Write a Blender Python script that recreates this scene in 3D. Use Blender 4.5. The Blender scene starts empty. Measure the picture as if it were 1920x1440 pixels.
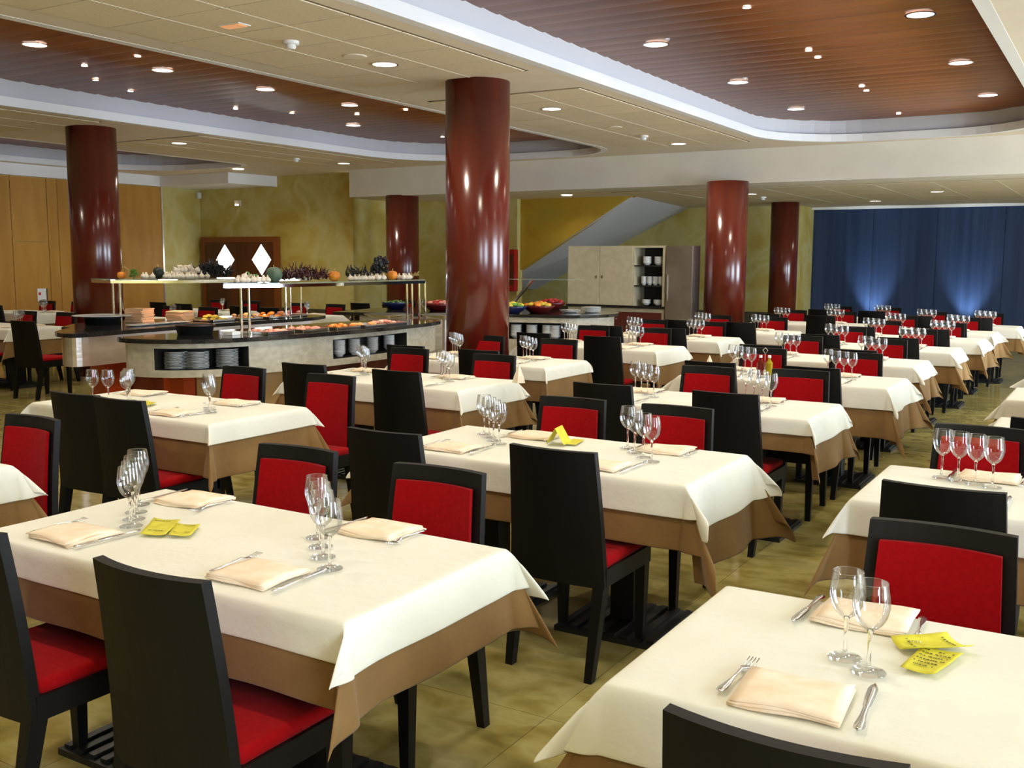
import bpy, bmesh, math, random
from mathutils import Vector, Matrix
from mathutils.geometry import tessellate_polygon
random.seed(7)
PI = math.pi
scn = bpy.context.scene
COL = scn.collection

# ------------------------------------------------------------------ camera
F_PX, YAW, PITCH, ROLL, EYE = 1900.3, math.radians(31.088), math.radians(-6.998), math.radians(.2856), 1.62
fw = Vector((-math.sin(YAW)*math.cos(PITCH), math.cos(YAW)*math.cos(PITCH), math.sin(PITCH)))
rt = Vector((math.cos(YAW), math.sin(YAW), 0)); up = rt.cross(fw)
rt, up = math.cos(ROLL)*rt+math.sin(ROLL)*up, -math.sin(ROLL)*rt+math.cos(ROLL)*up
cd = bpy.data.cameras.new('camera'); cam = bpy.data.objects.new('camera', cd); COL.objects.link(cam)
m = Matrix((rt, up, -fw)).transposed().to_4x4(); m.translation = Vector((0, 0, EYE)); cam.matrix_world = m
cd.sensor_width = 36; cd.lens = F_PX/1920*36; cd.clip_start = .02; cd.clip_end = 120
scn.camera = cam
def ray(x, y): return rt*((x-960)/F_PX)+up*((720-y)/F_PX)+fw
def G(x, y, z=0.):
    d = ray(x, y); t = (z-EYE)/d.z; return (d.x*t, d.y*t)
def AY(x, y, Y):
    d = ray(x, y); t = Y/d.y; return (d.x*t, Y, EYE+d.z*t)
def AX(x, y, X):
    d = ray(x, y); t = X/d.x; return (X, d.y*t, EYE+d.z*t)
def in_view(X, Y, Z, mar=80):
    v = Vector((X, Y, Z-EYE)); w = v.dot(fw)
    if w < .3: return False
    px = 960+F_PX*v.dot(rt)/w; py = 720-F_PX*v.dot(up)/w
    return -mar < px < 1920+mar and -mar < py < 1440+mar

# ------------------------------------------------------------------ world, exposure
w = bpy.data.worlds.new('world'); scn.world = w; w.use_nodes = True
w.node_tree.nodes['Background'].inputs[0].default_value = (.72, .84, 1, 1)
w.node_tree.nodes['Background'].inputs[1].default_value = 16.
vs = scn.view_settings
vs.view_transform = 'Standard'; vs.look = 'None'; vs.gamma = 1; vs.exposure = 0.62; vs.use_curve_mapping = False

WARM = (1, .91, .74); DAY = (.72, .84, 1)
def spot(loc, power, col=WARM, size=2.6, rad=.07, blend=.8, rot=(0, 0, 0), name='downlight_lamp'):
    l = bpy.data.lights.new(name, 'SPOT'); l.energy = power; l.color = col; l.spot_size = size; l.spot_blend = blend
    l.shadow_soft_size = rad
    o = bpy.data.objects.new(name, l); o.location = loc; o.rotation_euler = rot; COL.objects.link(o); return o
def area(loc, sx, sy, power, col, rot, name):
    l = bpy.data.lights.new(name, 'AREA'); l.shape = 'RECTANGLE'; l.size = sx; l.size_y = sy; l.energy = power; l.color = col
    o = bpy.data.objects.new(name, l); o.location = loc; o.rotation_euler = rot; COL.objects.link(o); return o
WIN = [(-1.2, 1.8), (3.4, 1.8), (9.9, 2.8), (15.7, 2.8)]      # windows of the right-hand wall: centre Y, width
WALL_R = 4.3
for i, (y, wd) in enumerate(WIN):
    a_ = area((WALL_R+.12, y, 1.62), 3.0, wd, 1, DAY, (0, PI/2, 0), 'window_portal'); a_.data.cycles.is_portal = True
P_BIG, P_CEIL, P_LOW, P_SMALL = 56, 58, 24, 4
CEIL, WOOD, LOWC = 3.3, 3.6, 2.8
LIGHTS = dict(
  tray_right=[(x, y) for y in (2.0, 4.3, 6.6, 8.9, 11.2, 13.5) for x in (-3.84, -1.56)],
  tray_mid=[(-8.8, 4.6), (-8.86, 6.05), (-8.86, 7.52), (-8.79, 8.95), (-8.73, 10.39), (-9.98, 11.95), (-8.8, 13.2)],
  tray_left=[(-15.4, 7.0), (-15.4, 9.6), (-15.4, 12.0)],
  ceiling=[(-5.62, 1.2), (-5.62, 4.15), (-5.61, 7.15), (-5.61, 10.13), (-5.66, 14.0), (-12.02, 10.46), (-11.95, 14.04), (-12.0, 6.6), (-14.5, 14.0)],
  low=[(-8.86, 16.6), (-5.78, 17.7), (-2.83, 18.49), (.2, 18.5), (-4.3, 20.8), (-1.4, 20.8)],
  tray_right_small=[(-2.69, 7.99), (-2.71, 9.87), (-2.72, 10.24), (-2.72, 12.15), (-2.74, 12.48), (-2.77, 14.6), (-2.68, 5.7)],
  tray_mid_small=[(-9.38, 6.96), (-8.48, 6.9), (-10.01, 7.56), (-10.3, 8.26), (-10.27, 9.9), (-9.89, 10.56), (-9.2, 11.1), (-8.35, 11.08), (-9.64, 13.77)])
for k, z, p, sm in (('tray_right', WOOD-.06, P_BIG, 0), ('tray_mid', WOOD-.06, P_BIG*.75, 0), ('tray_left', WOOD-.06, P_BIG*.6, 0), ('ceiling', CEIL-.03, P_CEIL, 0), ('low', LOWC-.03, P_LOW, 0)):
    for (x, y) in LIGHTS[k]: spot((x, y, z), p)
for k in ('tray_right_small', 'tray_mid_small'):
    for (x, y) in LIGHTS[k]: spot((x, y, WOOD-.06), P_SMALL, rad=.02, size=1.6)
# soft row of recessed fittings over the room behind the camera
for x in (-3.5, .5): spot((x, -.8, CEIL-.05), 60, size=2.6)
# two floor uplights that graze the blue wall
for x in (-4.75, -2.82): spot((x, 22.75, .12), 120, col=(.7, .84, 1), size=1.0, rad=.05, rot=(math.radians(158), 0, 0), blend=.9, name='wall_uplight_lamp')

# ------------------------------------------------------------------ materials
def mat(name, col, rough=.5, metal=0., spec=.5, coat=0., sheen=0., trans=0., ior=1.45, emit=None, estr=0.):
    mt = bpy.data.materials.new(name); mt.use_nodes = True
    b = mt.node_tree.nodes['Principled BSDF']
    b.inputs['Base Color'].default_value = (*col, 1); b.inputs['Roughness'].default_value = rough
    b.inputs['Metallic'].default_value = metal; b.inputs['Specular IOR Level'].default_value = spec
    b.inputs['Coat Weight'].default_value = coat; b.inputs['Coat Roughness'].default_value = .08
    b.inputs['Sheen Weight'].default_value = sheen; b.inputs['Transmission Weight'].default_value = trans; b.inputs['IOR'].default_value = ior
    if emit: b.inputs['Emission Color'].default_value = (*emit, 1); b.inputs['Emission Strength'].default_value = estr
    return mt
def noisy(mt, cols, scale=5., detail=4., pos=(.35, .65), bump=0., bscale=None, stretch=(1, 1, 1), coord='pos', dist=0.):
    nt = mt.node_tree; N = nt.nodes; L = nt.links; b = N['Principled BSDF']
    if coord == 'pos': src = N.new('ShaderNodeNewGeometry').outputs['Position']
    else: src = N.new('ShaderNodeTexCoord').outputs['Object']
    mp = N.new('ShaderNodeMapping'); mp.inputs['Scale'].default_value = stretch; L.new(src, mp.inputs[0])
    n = N.new('ShaderNodeTexNoise'); n.inputs['Scale'].default_value = scale; n.inputs['Detail'].default_value = detail
    n.inputs['Distortion'].default_value = dist
    L.new(mp.outputs[0], n.inputs['Vector'])
    r = N.new('ShaderNodeValToRGB'); L.new(n.outputs['Fac'], r.inputs[0])
    els = r.color_ramp.elements
    while len(els) < len(cols): els.new(.5)
    for i, c in enumerate(cols):
        els[i].position = pos[0]+(pos[1]-pos[0])*i/(len(cols)-1); els[i].color = (*c, 1)
    L.new(r.outputs[0], b.inputs['Base Color'])
    if bump:
        n2 = N.new('ShaderNodeTexNoise'); n2.inputs['Scale'].default_value = bscale or scale*6; n2.inputs['Detail'].default_value = 3
        L.new(mp.outputs[0], n2.inputs['Vector'])
        bp = N.new('ShaderNodeBump'); bp.inputs['Strength'].default_value = bump; bp.inputs['Distance'].default_value = .01
        L.new(n2.outputs['Fac'], bp.inputs['Height']); L.new(bp.outputs[0], b.inputs['Normal'])
    return mt
def vary(mt, amt=.15):
    """multiply the base colour by a per-object random value"""
    nt = mt.node_tree; b = nt.nodes['Principled BSDF']; oi = nt.nodes.new('ShaderNodeObjectInfo')
    mr = nt.nodes.new('ShaderNodeMapRange'); mr.inputs[3].default_value = 1-amt; mr.inputs[4].default_value = 1+amt
    nt.links.new(oi.outputs['Random'], mr.inputs[0])
    mx = nt.nodes.new('ShaderNodeVectorMath'); mx.operation = 'SCALE'
    inp = b.inputs['Base Color']
    if inp.is_linked: nt.links.new(inp.links[0].from_socket, mx.inputs[0])
    else: mx.inputs[0].default_value = inp.default_value[:3]
    nt.links.new(mr.outputs[0], mx.inputs['Scale']); nt.links.new(mx.outputs[0], inp); return mt

M = {}
M['black'] = noisy(mat('black_stained_wood', (.01, .01, .01), .48, spec=.25), [(.003, .003, .003), (.008, .0075, .0065)], 3, 5, bump=.05, bscale=60, stretch=(1, 1, .15), coord='obj')
M['red'] = noisy(mat('red_velvet', (.35, .004, .006), .85, spec=.1, sheen=.04), [(.28, .001, .003), (.32, .002, .004)], 60, 3, bump=.1, bscale=300, coord='obj')
M['cream'] = noisy(mat('cream_tablecloth', (.8, .75, .62), .8, spec=.2, sheen=.1), [(.74, .725, .61), (.80, .785, .68)], 2.5, 6, bump=.25, bscale=22, stretch=(1, 1, 1))
M['brown'] = noisy(mat('brown_cloth', (.3, .15, .07), .85, spec=.15, sheen=.15), [(.20, .112, .038), (.27, .155, .056)], 3, 5, bump=.2, bscale=30)
M['napkin'] = noisy(mat('napkin_cloth', (.85, .65, .5), .85, spec=.15), [(.86, .68, .48), (.90, .78, .62)], 18, 3, bump=.1, bscale=60)
M['steel'] = mat('polished_steel', (.75, .74, .72), .18, 1.)
M['brushed'] = noisy(mat('brushed_steel', (.62, .58, .54), .30, .72), [(.80, .72, .64), (.90, .82, .74)], 4, 3, bump=.12, bscale=6, stretch=(1, 1, 6))
M['chrome'] = mat('chrome', (.85, .85, .85), .06, 1.)
M['glass'] = mat('clear_glass', (1, 1, 1), .0, trans=1., ior=1.45)
def thin_glass(name):
    mt = bpy.data.materials.new(name); mt.use_nodes = True; nt = mt.node_tree; N = nt.nodes; N.clear()
    out = N.new('ShaderNodeOutputMaterial'); mx = N.new('ShaderNodeMixShader'); tr = N.new('ShaderNodeBsdfTransparent'); gl = N.new('ShaderNodeBsdfGlossy')
    tr.inputs[0].default_value = (.97, .98, .98, 1); gl.inputs['Roughness'].default_value = .02
    lw = N.new('ShaderNodeLayerWeight'); lw.inputs[0].default_value = .35
    mr = N.new('ShaderNodeMapRange'); mr.inputs[3].default_value = .05; mr.inputs[4].default_value = .60
    nt.links.new(lw.outputs['Fresnel'], mr.inputs[0]); nt.links.new(mr.outputs[0], mx.inputs[0])
    nt.links.new(tr.outputs[0], mx.inputs[1]); nt.links.new(gl.outputs[0], mx.inputs[2]); nt.links.new(mx.outputs[0], out.inputs[0]); return mt
M['thin_glass'] = thin_glass('thin_bowl_glass')
M['shelf_glass'] = mat('shelf_glass', (.75, .9, .82), .02, trans=.85, ior=1.45)
M['plaster'] = noisy(mat('mottled_yellow_plaster', (.5, .4, .1), .6, spec=.3), [(.46, .33, .06), (.54, .43, .12), (.60, .53, .22), (.50, .42, .10)], 1.5, 9, pos=(.3, .7), bump=.1, bscale=8, dist=.6)
M['ochre'] = noisy(mat('ochre_plaster', (.42, .25, .02), .6, spec=.3), [(.42, .25, .02), (.52, .34, .04), (.46, .34, .05)], 1.6, 8, pos=(.3, .7), bump=.1, bscale=8, dist=.6)
M['dado'] = noisy(mat('dado_paint', (.09, .08, .05), .5), [(.07, .06, .035), (.11, .095, .06)], 3, 4)
M['panel'] = noisy(mat('beech_wall_panel', (.42, .22, .05), .5, spec=.3), [(.44, .21, .035), (.52, .27, .055)], 5, 5, stretch=(1, 1, .2))
M['paint'] = noisy(mat('ceiling_paint', (.62, .53, .38), .8, spec=.2), [(.78, .70, .56), (.82, .74, .60)], 3, 3)
M['tile'] = vary(noisy(mat('mineral_ceiling_tile', (.6, .5, .33), .9, spec=.1), [(.74, .64, .46), (.80, .70, .52)], 70, 2, bump=.15, bscale=120), .03)
M['grid'] = mat('ceiling_grid_white', (.78, .72, .58), .6)
M['gap'] = mat('ceiling_joint', (.18, .13, .07), .9)
M['lip'] = mat('white_cove_paint', (.86, .86, .86), .5, spec=.4)
M['fascia'] = mat('grey_cove_paint', (.66, .66, .70), .6)
M['beam'] = noisy(mat('beam_paint', (.66, .62, .54), .75), [(.78, .74, .66), (.82, .78, .70)], 3, 3)
M['wood'] = noisy(mat('varnished_cherry_slat', (.3, .09, .02), .36, spec=.5, coat=.0), [(.20, .055, .010), (.31, .10, .020)], 2.2, 6, stretch=(.35, 3, 3), pos=(.3, .7))
M['cherry'] = noisy(mat('column_cherry_veneer', (.22, .035, .015), .20, spec=.8, coat=.0), [(.085, .009, .005), (.125, .018, .008)], 5, 6, stretch=(1, 1, .12))
M['doorwood'] = noisy(mat('door_walnut', (.12, .035, .01), .4), [(.08, .022, .006), (.13, .04, .012)], 5, 5, stretch=(1, 1, .12))
M['doorframe'] = mat('door_frame_cherry', (.24, .07, .015), .4)
M['floor'] = mat('polished_marble_tile', (.3, .25, .1), .10, spec=.5)
noisy(M['floor'], [(.22, .165, .04), (.32, .255, .075), (.42, .35, .13), (.31, .26, .08)], 4.5, 8, pos=(.28, .74), stretch=(1, 1.4, 1), dist=.25)
vary(M['floor'], .06)
M['grout'] = mat('floor_grout', (.36, .34, .22), .6)
M['stone'] = noisy(mat('black_granite', (.02, .02, .02), .08, spec=.6), [(.008, .008, .008), (.05, .045, .04)], 150, 2, pos=(.45, .7))
M['counter'] = noisy(mat('cream_speckled_laminate', (.55, .5, .38), .45), [(.46, .42, .31), (.60, .55, .43)], 14, 5, stretch=(1, 1, 1.5))
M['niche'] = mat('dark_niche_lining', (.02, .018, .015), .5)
M['china'] = mat('white_china', (.78, .79, .78), .15, spec=.6)
M['base'] = noisy(mat('red_brown_plinth', (.14, .03, .012), .3), [(.10, .018, .007), (.17, .04, .015)], 5, 4, stretch=(1, 1, .2))
M['redbase'] = mat('orange_red_plinth', (.5, .06, .01), .35)
M['veneer'] = noisy(mat('pale_beech_door', (.62, .42, .2), .4), [(.58, .38, .17), (.68, .48, .25)], 4, 4, stretch=(1, 1, .2))
M['blue'] = mat('deep_blue_wall_panel', (.012, .022, .062), .42, spec=.35)
noisy(M['blue'], [(.018, .036, .085), (.030, .054, .12)], 6, 4, stretch=(1.6, 1, .04))
M['blackplastic'] = mat('black_plastic', (.012, .012, .012), .35)
M['pan'] = mat('black_pan', (.01, .01, .01), .5)
M['white'] = mat('white_plastic', (.8, .8, .78), .4)
M['greywhite'] = mat('stair_soffit_paint', (.55, .56, .58), .7)
M['cab'] = noisy(mat('cream_cabinet', (.6, .55, .4), .5), [(.50, .45, .30), (.58, .52, .37)], 12, 4)
M['darkred'] = mat('dark_red_cabinet_door', (.10, .018, .012), .4)
M['fridge'] = noisy(mat('fridge_steel', (.45, .4, .36), .35, .9), [(.4, .34, .3), (.5, .44, .4)], 3, 2)
M['lamp'] = mat('lit_lamp', (1, 1, 1), .5, emit=(1, .95, .85), estr=14)
M['lampdim'] = mat('lit_reflector', (1, 1, 1), .3, emit=(1, .96, .88), estr=1.6)
M['diamond'] = mat('lit_diamond_pane', (1, 1, 1), .5, emit=(.95, 1, 1), estr=5)
M['red_em'] = mat('amber_emergency_lens', (.6, .2, .05), .3, emit=(1, .5, .2), estr=.3)
M['redbox'] = mat('fire_red', (.4, .01, .01), .4)
M['paper'] = noisy(mat('yellow_order_slip', (.62, .55, .03), .7), [(.60, .53, .03), (.68, .62, .05)], 30, 2)
M['ink'] = mat('printing_ink', (.04, .04, .02), .7)
M['whitepaper'] = mat('white_card', (.85, .85, .83), .6)
M['garlic'] = noisy(mat('garlic_skin', (.75, .68, .52), .6), [(.80, .75, .62), (.66, .50, .38)], 8, 4, coord='obj', bump=.1)
M['chilli'] = vary(mat('dark_dried_chilli', (.05, .006, .006), .35, spec=.6), .5)
M['blackchilli'] = vary(mat('black_dried_chilli', (.008, .008, .009), .4, spec=.5), .5)
M['pumpkin'] = vary(noisy(mat('orange_pumpkin_rind', (.7, .2, .02), .45), [(.72, .18, .01), (.75, .30, .03)], 5, 3, coord='obj'), .1)
M['squash'] = noisy(mat('blue_green_squash_rind', (.08, .13, .08), .5), [(.06, .10, .065), (.13, .19, .12)], 6, 4, coord='obj')
M['darksquash'] = mat('dark_green_squash_rind', (.012, .022, .014), .45)
M['green'] = vary(mat('green_leaves', (.12, .28, .04), .5), .3)
M['straw'] = vary(mat('dry_straw', (.45, .33, .12), .7), .25)
M['orange'] = vary(mat('orange_food', (.85, .28, .03), .35), .2)
M['peach'] = vary(mat('glazed_bread', (.8, .42, .16), .35), .2)
M['yellow'] = vary(mat('yellow_fruit', (.75, .55, .06), .4), .15)
M['redfruit'] = vary(mat('red_fruit', (.5, .02, .02), .3), .25)
M['meat'] = vary(mat('pink_cold_cut', (.8, .35, .28), .4), .2)
M['napkin_orange'] = vary(mat('orange_paper_napkin', (.9, .56, .32), .8), .12)
M['bowlblue'] = mat('dark_blue_bowl', (.015, .02, .08), .2, spec=.6)
M['bowlred'] = mat('oxblood_bowl', (.12, .01, .01), .2, spec=.6)
M['oil'] = mat('olive_oil', (.5, .4, .02), .1, trans=.5)
M['vinegar'] = mat('dark_vinegar', (.12, .01, .005), .1)
M['sill'] = mat('window_frame_white', (.7, .7, .7), .4)

# ------------------------------------------------------------------ mesh helpers
def obj(name, bm, m, parent=None, loc=None, smooth=False, rot=None):
    me = bpy.data.meshes.new(name)
    bmesh.ops.recalc_face_normals(bm, faces=bm.faces)
    bm.to_mesh(me); bm.free()
    for k in (m if isinstance(m, (list, tuple)) else [m]): me.materials.append(M[k])
    if smooth:
        for p in me.polygons: p.use_smooth = True
    o = bpy.data.objects.new(name, me); COL.objects.link(o)
    if parent: o.parent = parent
    if loc: o.location = loc
    if rot: o.rotation_euler = rot
    return o
def link(name, me, parent=None, loc=(0, 0, 0), rot=(0, 0, 0), scale=None):
    o = bpy.data.objects.new(name, me); COL.objects.link(o); o.location = loc; o.rotation_euler = rot
    if parent: o.parent = parent
    if scale: o.scale = scale
    return o
def thing(name, label, cat, loc=(0, 0, 0), rz=0., group=None):
    o = bpy.data.objects.new(name, None); o.empty_display_size = .1; COL.objects.link(o)
    o.location = loc; o.rotation_euler = (0, 0, rz); return tag(o, label, cat, group)
def tag(o, label, cat, group=None):
    o['label'] = label; o['category'] = cat
    if group: o['group'] = group
    return o
def struct(o, label=None):
    o['kind'] = 'structure'
    if label: o['label'] = label; o['category'] = 'structure'
    return o
def dup(root, loc, rz=0., label=None, group=None, scale=None):
    r = root.copy(); COL.objects.link(r); r.location = loc; r.rotation_euler = (0, 0, rz)
    if label: r['label'] = label
    if group: r['group'] = group
    if scale: r.scale = scale
    for ch in KIDS.get(root.name, ()):
        c = ch.copy(); COL.objects.link(c); c.parent = r
        for g in KIDS.get(ch.name, ()):
            d = g.copy(); COL.objects.link(d); d.parent = c
    return r
KIDS = {}
def register(root):
    KIDS[root.name] = [c for c in bpy.data.objects if c.parent == root]
    for c in KIDS[root.name]: KIDS[c.name] = [g for g in bpy.data.objects if g.parent == c]
    return root
def box(bm, x0, x1, y0, y1, z0, z1, mi=0, bev=0.):
    vs_ = [bm.verts.new(p) for p in ((x0, y0, z0), (x1, y0, z0), (x1, y1, z0), (x0, y1, z0), (x0, y0, z1), (x1, y0, z1), (x1, y1, z1), (x0, y1, z1))]
    fs = [bm.faces.new([vs_[i] for i in q]) for q in ((0, 3, 2, 1), (4, 5, 6, 7), (0, 1, 5, 4), (1, 2, 6, 5), (2, 3, 7, 6), (3, 0, 4, 7))]
    for f in fs: f.material_index = mi
    if bev:
        es = list({e for f in fs for e in f.edges})
        r = bmesh.ops.bevel(bm, geom=es, offset=bev, segments=2, profile=.5, affect='EDGES')
        for f in r['faces']: f.material_index = mi
    return bm
def B(*a, **k): return box(bmesh.new(), *a, **k)
def taper(bm, p0, p1, s0, s1):
    """square bar from p0 to p1, half sizes s0, s1 (horizontal sections)"""
    a = [bm.verts.new((p0[0]+dx*s0[0], p0[1]+dy*s0[1], p0[2])) for dx, dy in ((-1, -1), (1, -1), (1, 1), (-1, 1))]
    b = [bm.verts.new((p1[0]+dx*s1[0], p1[1]+dy*s1[1], p1[2])) for dx, dy in ((-1, -1), (1, -1), (1, 1), (-1, 1))]
    for i in range(4): bm.faces.new((a[i], a[(i+1) % 4], b[(i+1) % 4], b[i]))
    bm.faces.new(a[::-1]); bm.faces.new(b); return bm
def tube(bm, pts, r, n=8, r2=None):
    rings = []
    for i, p in enumerate(pts):
        p = Vector(p); a = Vector(pts[max(i-1, 0)]); b = Vector(pts[min(i+1, len(pts)-1)])
        d = (b-a).normalized(); s = d.cross(Vector((0, 0, 1)))
        if s.length < 1e-3: s = Vector((1, 0, 0))
        s.normalize(); t = s.cross(d)
        rr = r if r2 is None else r+(r2-r)*i/(len(pts)-1)
        rings.append([bm.verts.new(p+(s*math.cos(2*PI*k/n)+t*math.sin(2*PI*k/n))*rr) for k in range(n)])
    for a, b in zip(rings, rings[1:]):
        for k in range(n): bm.faces.new((a[k], a[(k+1) % n], b[(k+1) % n], b[k]))
    bm.faces.new(rings[0][::-1]); bm.faces.new(rings[-1]); return bm
def lathe(prof, n=24, bm=None, c=(0, 0, 0), closed=False):
    bm = bm or bmesh.new(); rings = []
    for r, z in prof:
        if r < 1e-5: rings.append([bm.verts.new((c[0], c[1], c[2]+z))])
        else: rings.append([bm.verts.new((c[0]+r*math.cos(2*PI*k/n), c[1]+r*math.sin(2*PI*k/n), c[2]+z)) for k in range(n)])
    prs = list(zip(rings, rings[1:]))
    if closed: prs.append((rings[-1], rings[0]))
    for a, b in prs:
        for k in range(n):
            k2 = (k+1) % n
            if len(a) == 1 and len(b) == 1: continue
            if len(a) == 1: bm.faces.new((a[0], b[k2], b[k]))
            elif len(b) == 1: bm.faces.new((a[k], a[k2], b[0]))
            else: bm.faces.new((a[k], a[k2], b[k2], b[k]))
    return bm
def slab(pts, z0, z1, holes=()):
    """horizontal slab from a polygon with holes"""
    bm = bmesh.new(); loops = [pts]+list(holes)
    tri = tessellate_polygon([[Vector((x, y, 0)) for x, y in l] for l in loops])
    flat = [p for l in loops for p in l]
    lo = [bm.verts.new((x, y, z0)) for x, y in flat]; hi = [bm.verts.new((x, y, z1)) for x, y in flat]
    for t in tri:
        bm.faces.new([lo[i] for i in t]); bm.faces.new([hi[i] for i in t][::-1])
    k = 0
    for l in loops:
        n = len(l)
        for i in range(n): bm.faces.new((lo[k+i], lo[k+(i+1) % n], hi[k+(i+1) % n], hi[k+i]))
        k += n
    return bm
def band(pts, z0, z1, th, closed=True):
    """vertical wall along a polyline, th thick to the left"""
    bm = bmesh.new(); n = len(pts); out = []
    for i, p in enumerate(pts):
        a = pts[i-1] if (i or closed) else p; b = pts[(i+1) % n] if (i < n-1 or closed) else p
        d = Vector((b[0]-a[0], b[1]-a[1])).normalized(); out.append((p[0]-d.y*th, p[1]+d.x*th))
    A = [[bm.verts.new((*q, z)) for q in P] for P, z in ((pts, z0), (pts, z1), (out, z1), (out, z0))]
    for i in range(n if closed else n-1):
        j = (i+1) % n
        for u, v in ((0, 1), (1, 2), (2, 3), (3, 0)): bm.faces.new((A[u][i], A[u][j], A[v][j], A[v][i]))
    if not closed:
        for i in (0, n-1): bm.faces.new([A[k][i] for k in range(4)])
    return bm
def rrect(x0, x1, y0, y1, rs, n=10):
    """rounded rectangle, counter clockwise, radii for corners (x0y0, x1y0, x1y1, x0y1)"""
    P = []
    for (cx, cy, a0, r) in ((x0+rs[0], y0+rs[0], PI, rs[0]), (x1-rs[1], y0+rs[1], 1.5*PI, rs[1]), (x1-rs[2], y1-rs[2], 0, rs[2]), (x0+rs[3], y1-rs[3], PI/2, rs[3])):
        for k in range(n+1): a = a0+PI/2*k/n; P.append((cx+r*math.cos(a), cy+r*math.sin(a)))
    return P

# ------------------------------------------------------------------ the room shell
XL, XR, YB, YF = -17.45, WALL_R, -3.2, 23.2
fl = struct(obj('floor', B(-19, 6, YB-.3, 24, -.06, -.004), 'grout'))
T = .6
tm = B(-T/2+.0015, T/2-.0015, -T/2+.0015, T/2-.0015, -.012, 0)
tme = bpy.data.meshes.new('floor_tile'); tm.to_mesh(tme); tm.free(); tme.materials.append(M['floor'])
cells = []
for i in range(-28, 12):
    for j in range(-6, 42):
        x = -1.665+.3+i*T; y = .31+j*T
        if -18.6 < x < 4.2 and y < 23.4: cells.append((x, y))
seen = sorted([c for c in cells if in_view(c[0], c[1], 0)], key=lambda c: (c[0]**2+c[1]**2))
near = set(seen[:300])
for c in seen[:300]: link('tile', tme, fl, (c[0], c[1], 0))
bm = bmesh.new()
for c in cells:
    if c not in near: box(bm, c[0]-T/2+.0015, c[0]+T/2-.0015, c[1]-T/2+.0015, c[1]+T/2-.0015, -.012, 0)
o = obj('tiles', bm, 'floor', fl); o['kind'] = 'stuff'

def grow(P, d):
    xs = [p[0] for p in P]; ys = [p[1] for p in P]; cx, cy = (min(xs)+max(xs))/2, (min(ys)+max(ys))/2
    return [(cx+(x-cx)*(1+d/(max(xs)-cx)), cy+(y-cy)*(1+d/(max(ys)-cy))) for x, y in P]
tray2 = rrect(-4.45, -.98, -2.4, 15.0, (.5, .5, 1.25, 1.35))
tray1 = rrect(-10.85, -6.95, -2.4, 14.95, (.5, .5, 1.1, 1.7))
tray3 = rrect(-17.0, -13.8, -2.4, 13.75, (.5, .5, .6, 1.6))
cl = struct(obj('ceiling', slab([(XL-.2, YB-.2), (XR+.2, YB-.2), (XR+.2, 15.3), (-12.85, 15.3), (-12.85, 17.6), (XL-.2, 17.6)], CEIL, CEIL+.1, [grow(tr_, .03) for tr_ in (tray1, tray2, tray3)]), 'paint'))
for tr, nm in ((tray2, 'r'), (tray1, 'm'), (tray3, 'l')):
    obj('cove_lip', band(tr, CEIL-.002, CEIL+.10, -.10), 'lip', cl)
    ex = grow(tr, .07)
    obj('cove_fascia', band(ex, CEIL+.10, WOOD+.06, -.03), 'fascia', cl)
obj('upper_slab', B(XL-.3, XR+.3, YB-.3, 17.8, WOOD+.12, WOOD+.2), 'gap', cl)
# wooden slats of the three trays
def slat_bm(w_):
    bm = bmesh.new(); P = .25
    sec = [(-P/2, .006)]+[(-P/2+P*k/10, .006-.013*math.sin(PI/2*min(1, k/8.5))) for k in range(1, 9)]+[(P/2-.016, -.007), (P/2-.004, -.004), (P/2, .006), (P/2, .03), (-P/2, .03)]
    A = [bm.verts.new((-w_/2, y, z)) for y, z in sec]; Bv = [bm.verts.new((w_/2, y, z)) for y, z in sec]
    n = len(sec)
    for i in range(n): bm.faces.new((A[i], A[(i+1) % n], Bv[(i+1) % n], Bv[i]))
    bm.faces.new(A); bm.faces.new(Bv[::-1]); return bm
for x0, x1, y0, y1 in ((-4.6, -.83, -2.5, 15.2), (-11.0, -6.8, -2.5, 15.15), (-17.1, -13.65, -2.5, 13.9)):
    sb = slat_bm(x1-x0); sme = bpy.data.meshes.new('slat'); bmesh.ops.recalc_face_normals(sb, faces=sb.faces); sb.to_mesh(sme); sb.free(); sme.materials.append(M['wood'])
    for p in sme.polygons: p.use_smooth = p.normal.z < -.5
    y = y0
    while y < y1:
        if y > 1.5 or True: link('slat', sme, cl, ((x0+x1)/2, y+.125, WOOD))
        y += .25
# mineral tile fields in the flat ceiling
def field(x0, x1, y0, y1, nx, ny, z, par, g1=.010, white_y=True):
    dx, dy = (x1-x0)/nx, (y1-y0)/ny
    b_ = B(-dx/2+g1/2, dx/2-g1/2, -dy/2+g1/2, dy/2-g1/2, -.009, 0)
    me = bpy.data.meshes.new('ceiling_tile'); bmesh.ops.recalc_face_normals(b_, faces=b_.faces); b_.to_mesh(me); b_.free(); me.materials.append(M['tile'])
    for i in range(nx):
        for j in range(ny): link('ceiling_tile', me, par, (x0+dx*(i+.5), y0+dy*(j+.5), z))
    for (a, b, c, d) in ((x0-.02, x0, y0-.02, y1+.02), (x1, x1+.02, y0-.02, y1+.02), (x0-.02, x1+.02, y0-.02, y0), (x0-.02, x1+.02, y1, y1+.02)):
        obj('field_joint', B(a, b, c, d, z-.003, z+.001), 'gap', par)
    for i in range(1, nx): obj('grid_bar', B(x0+dx*i-.009, x0+dx*i+.009, y0, y1, z-.011, z), 'grid', par)
    for j in range(1, ny): obj('grid_bar', B(x0, x1, y0+dy*j-.004, y0+dy*j+.004, z-.004, z), 'gap', par)
field(-6.53, -4.73, 2.05, 8.05, 3, 10, CEIL, cl)
field(-6.53, -4.73, 9.1, 14.3, 3, 9, CEIL, cl)
field(-13.1, -11.1, 4.8, 8.42, 3, 6, CEIL, cl)
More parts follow.
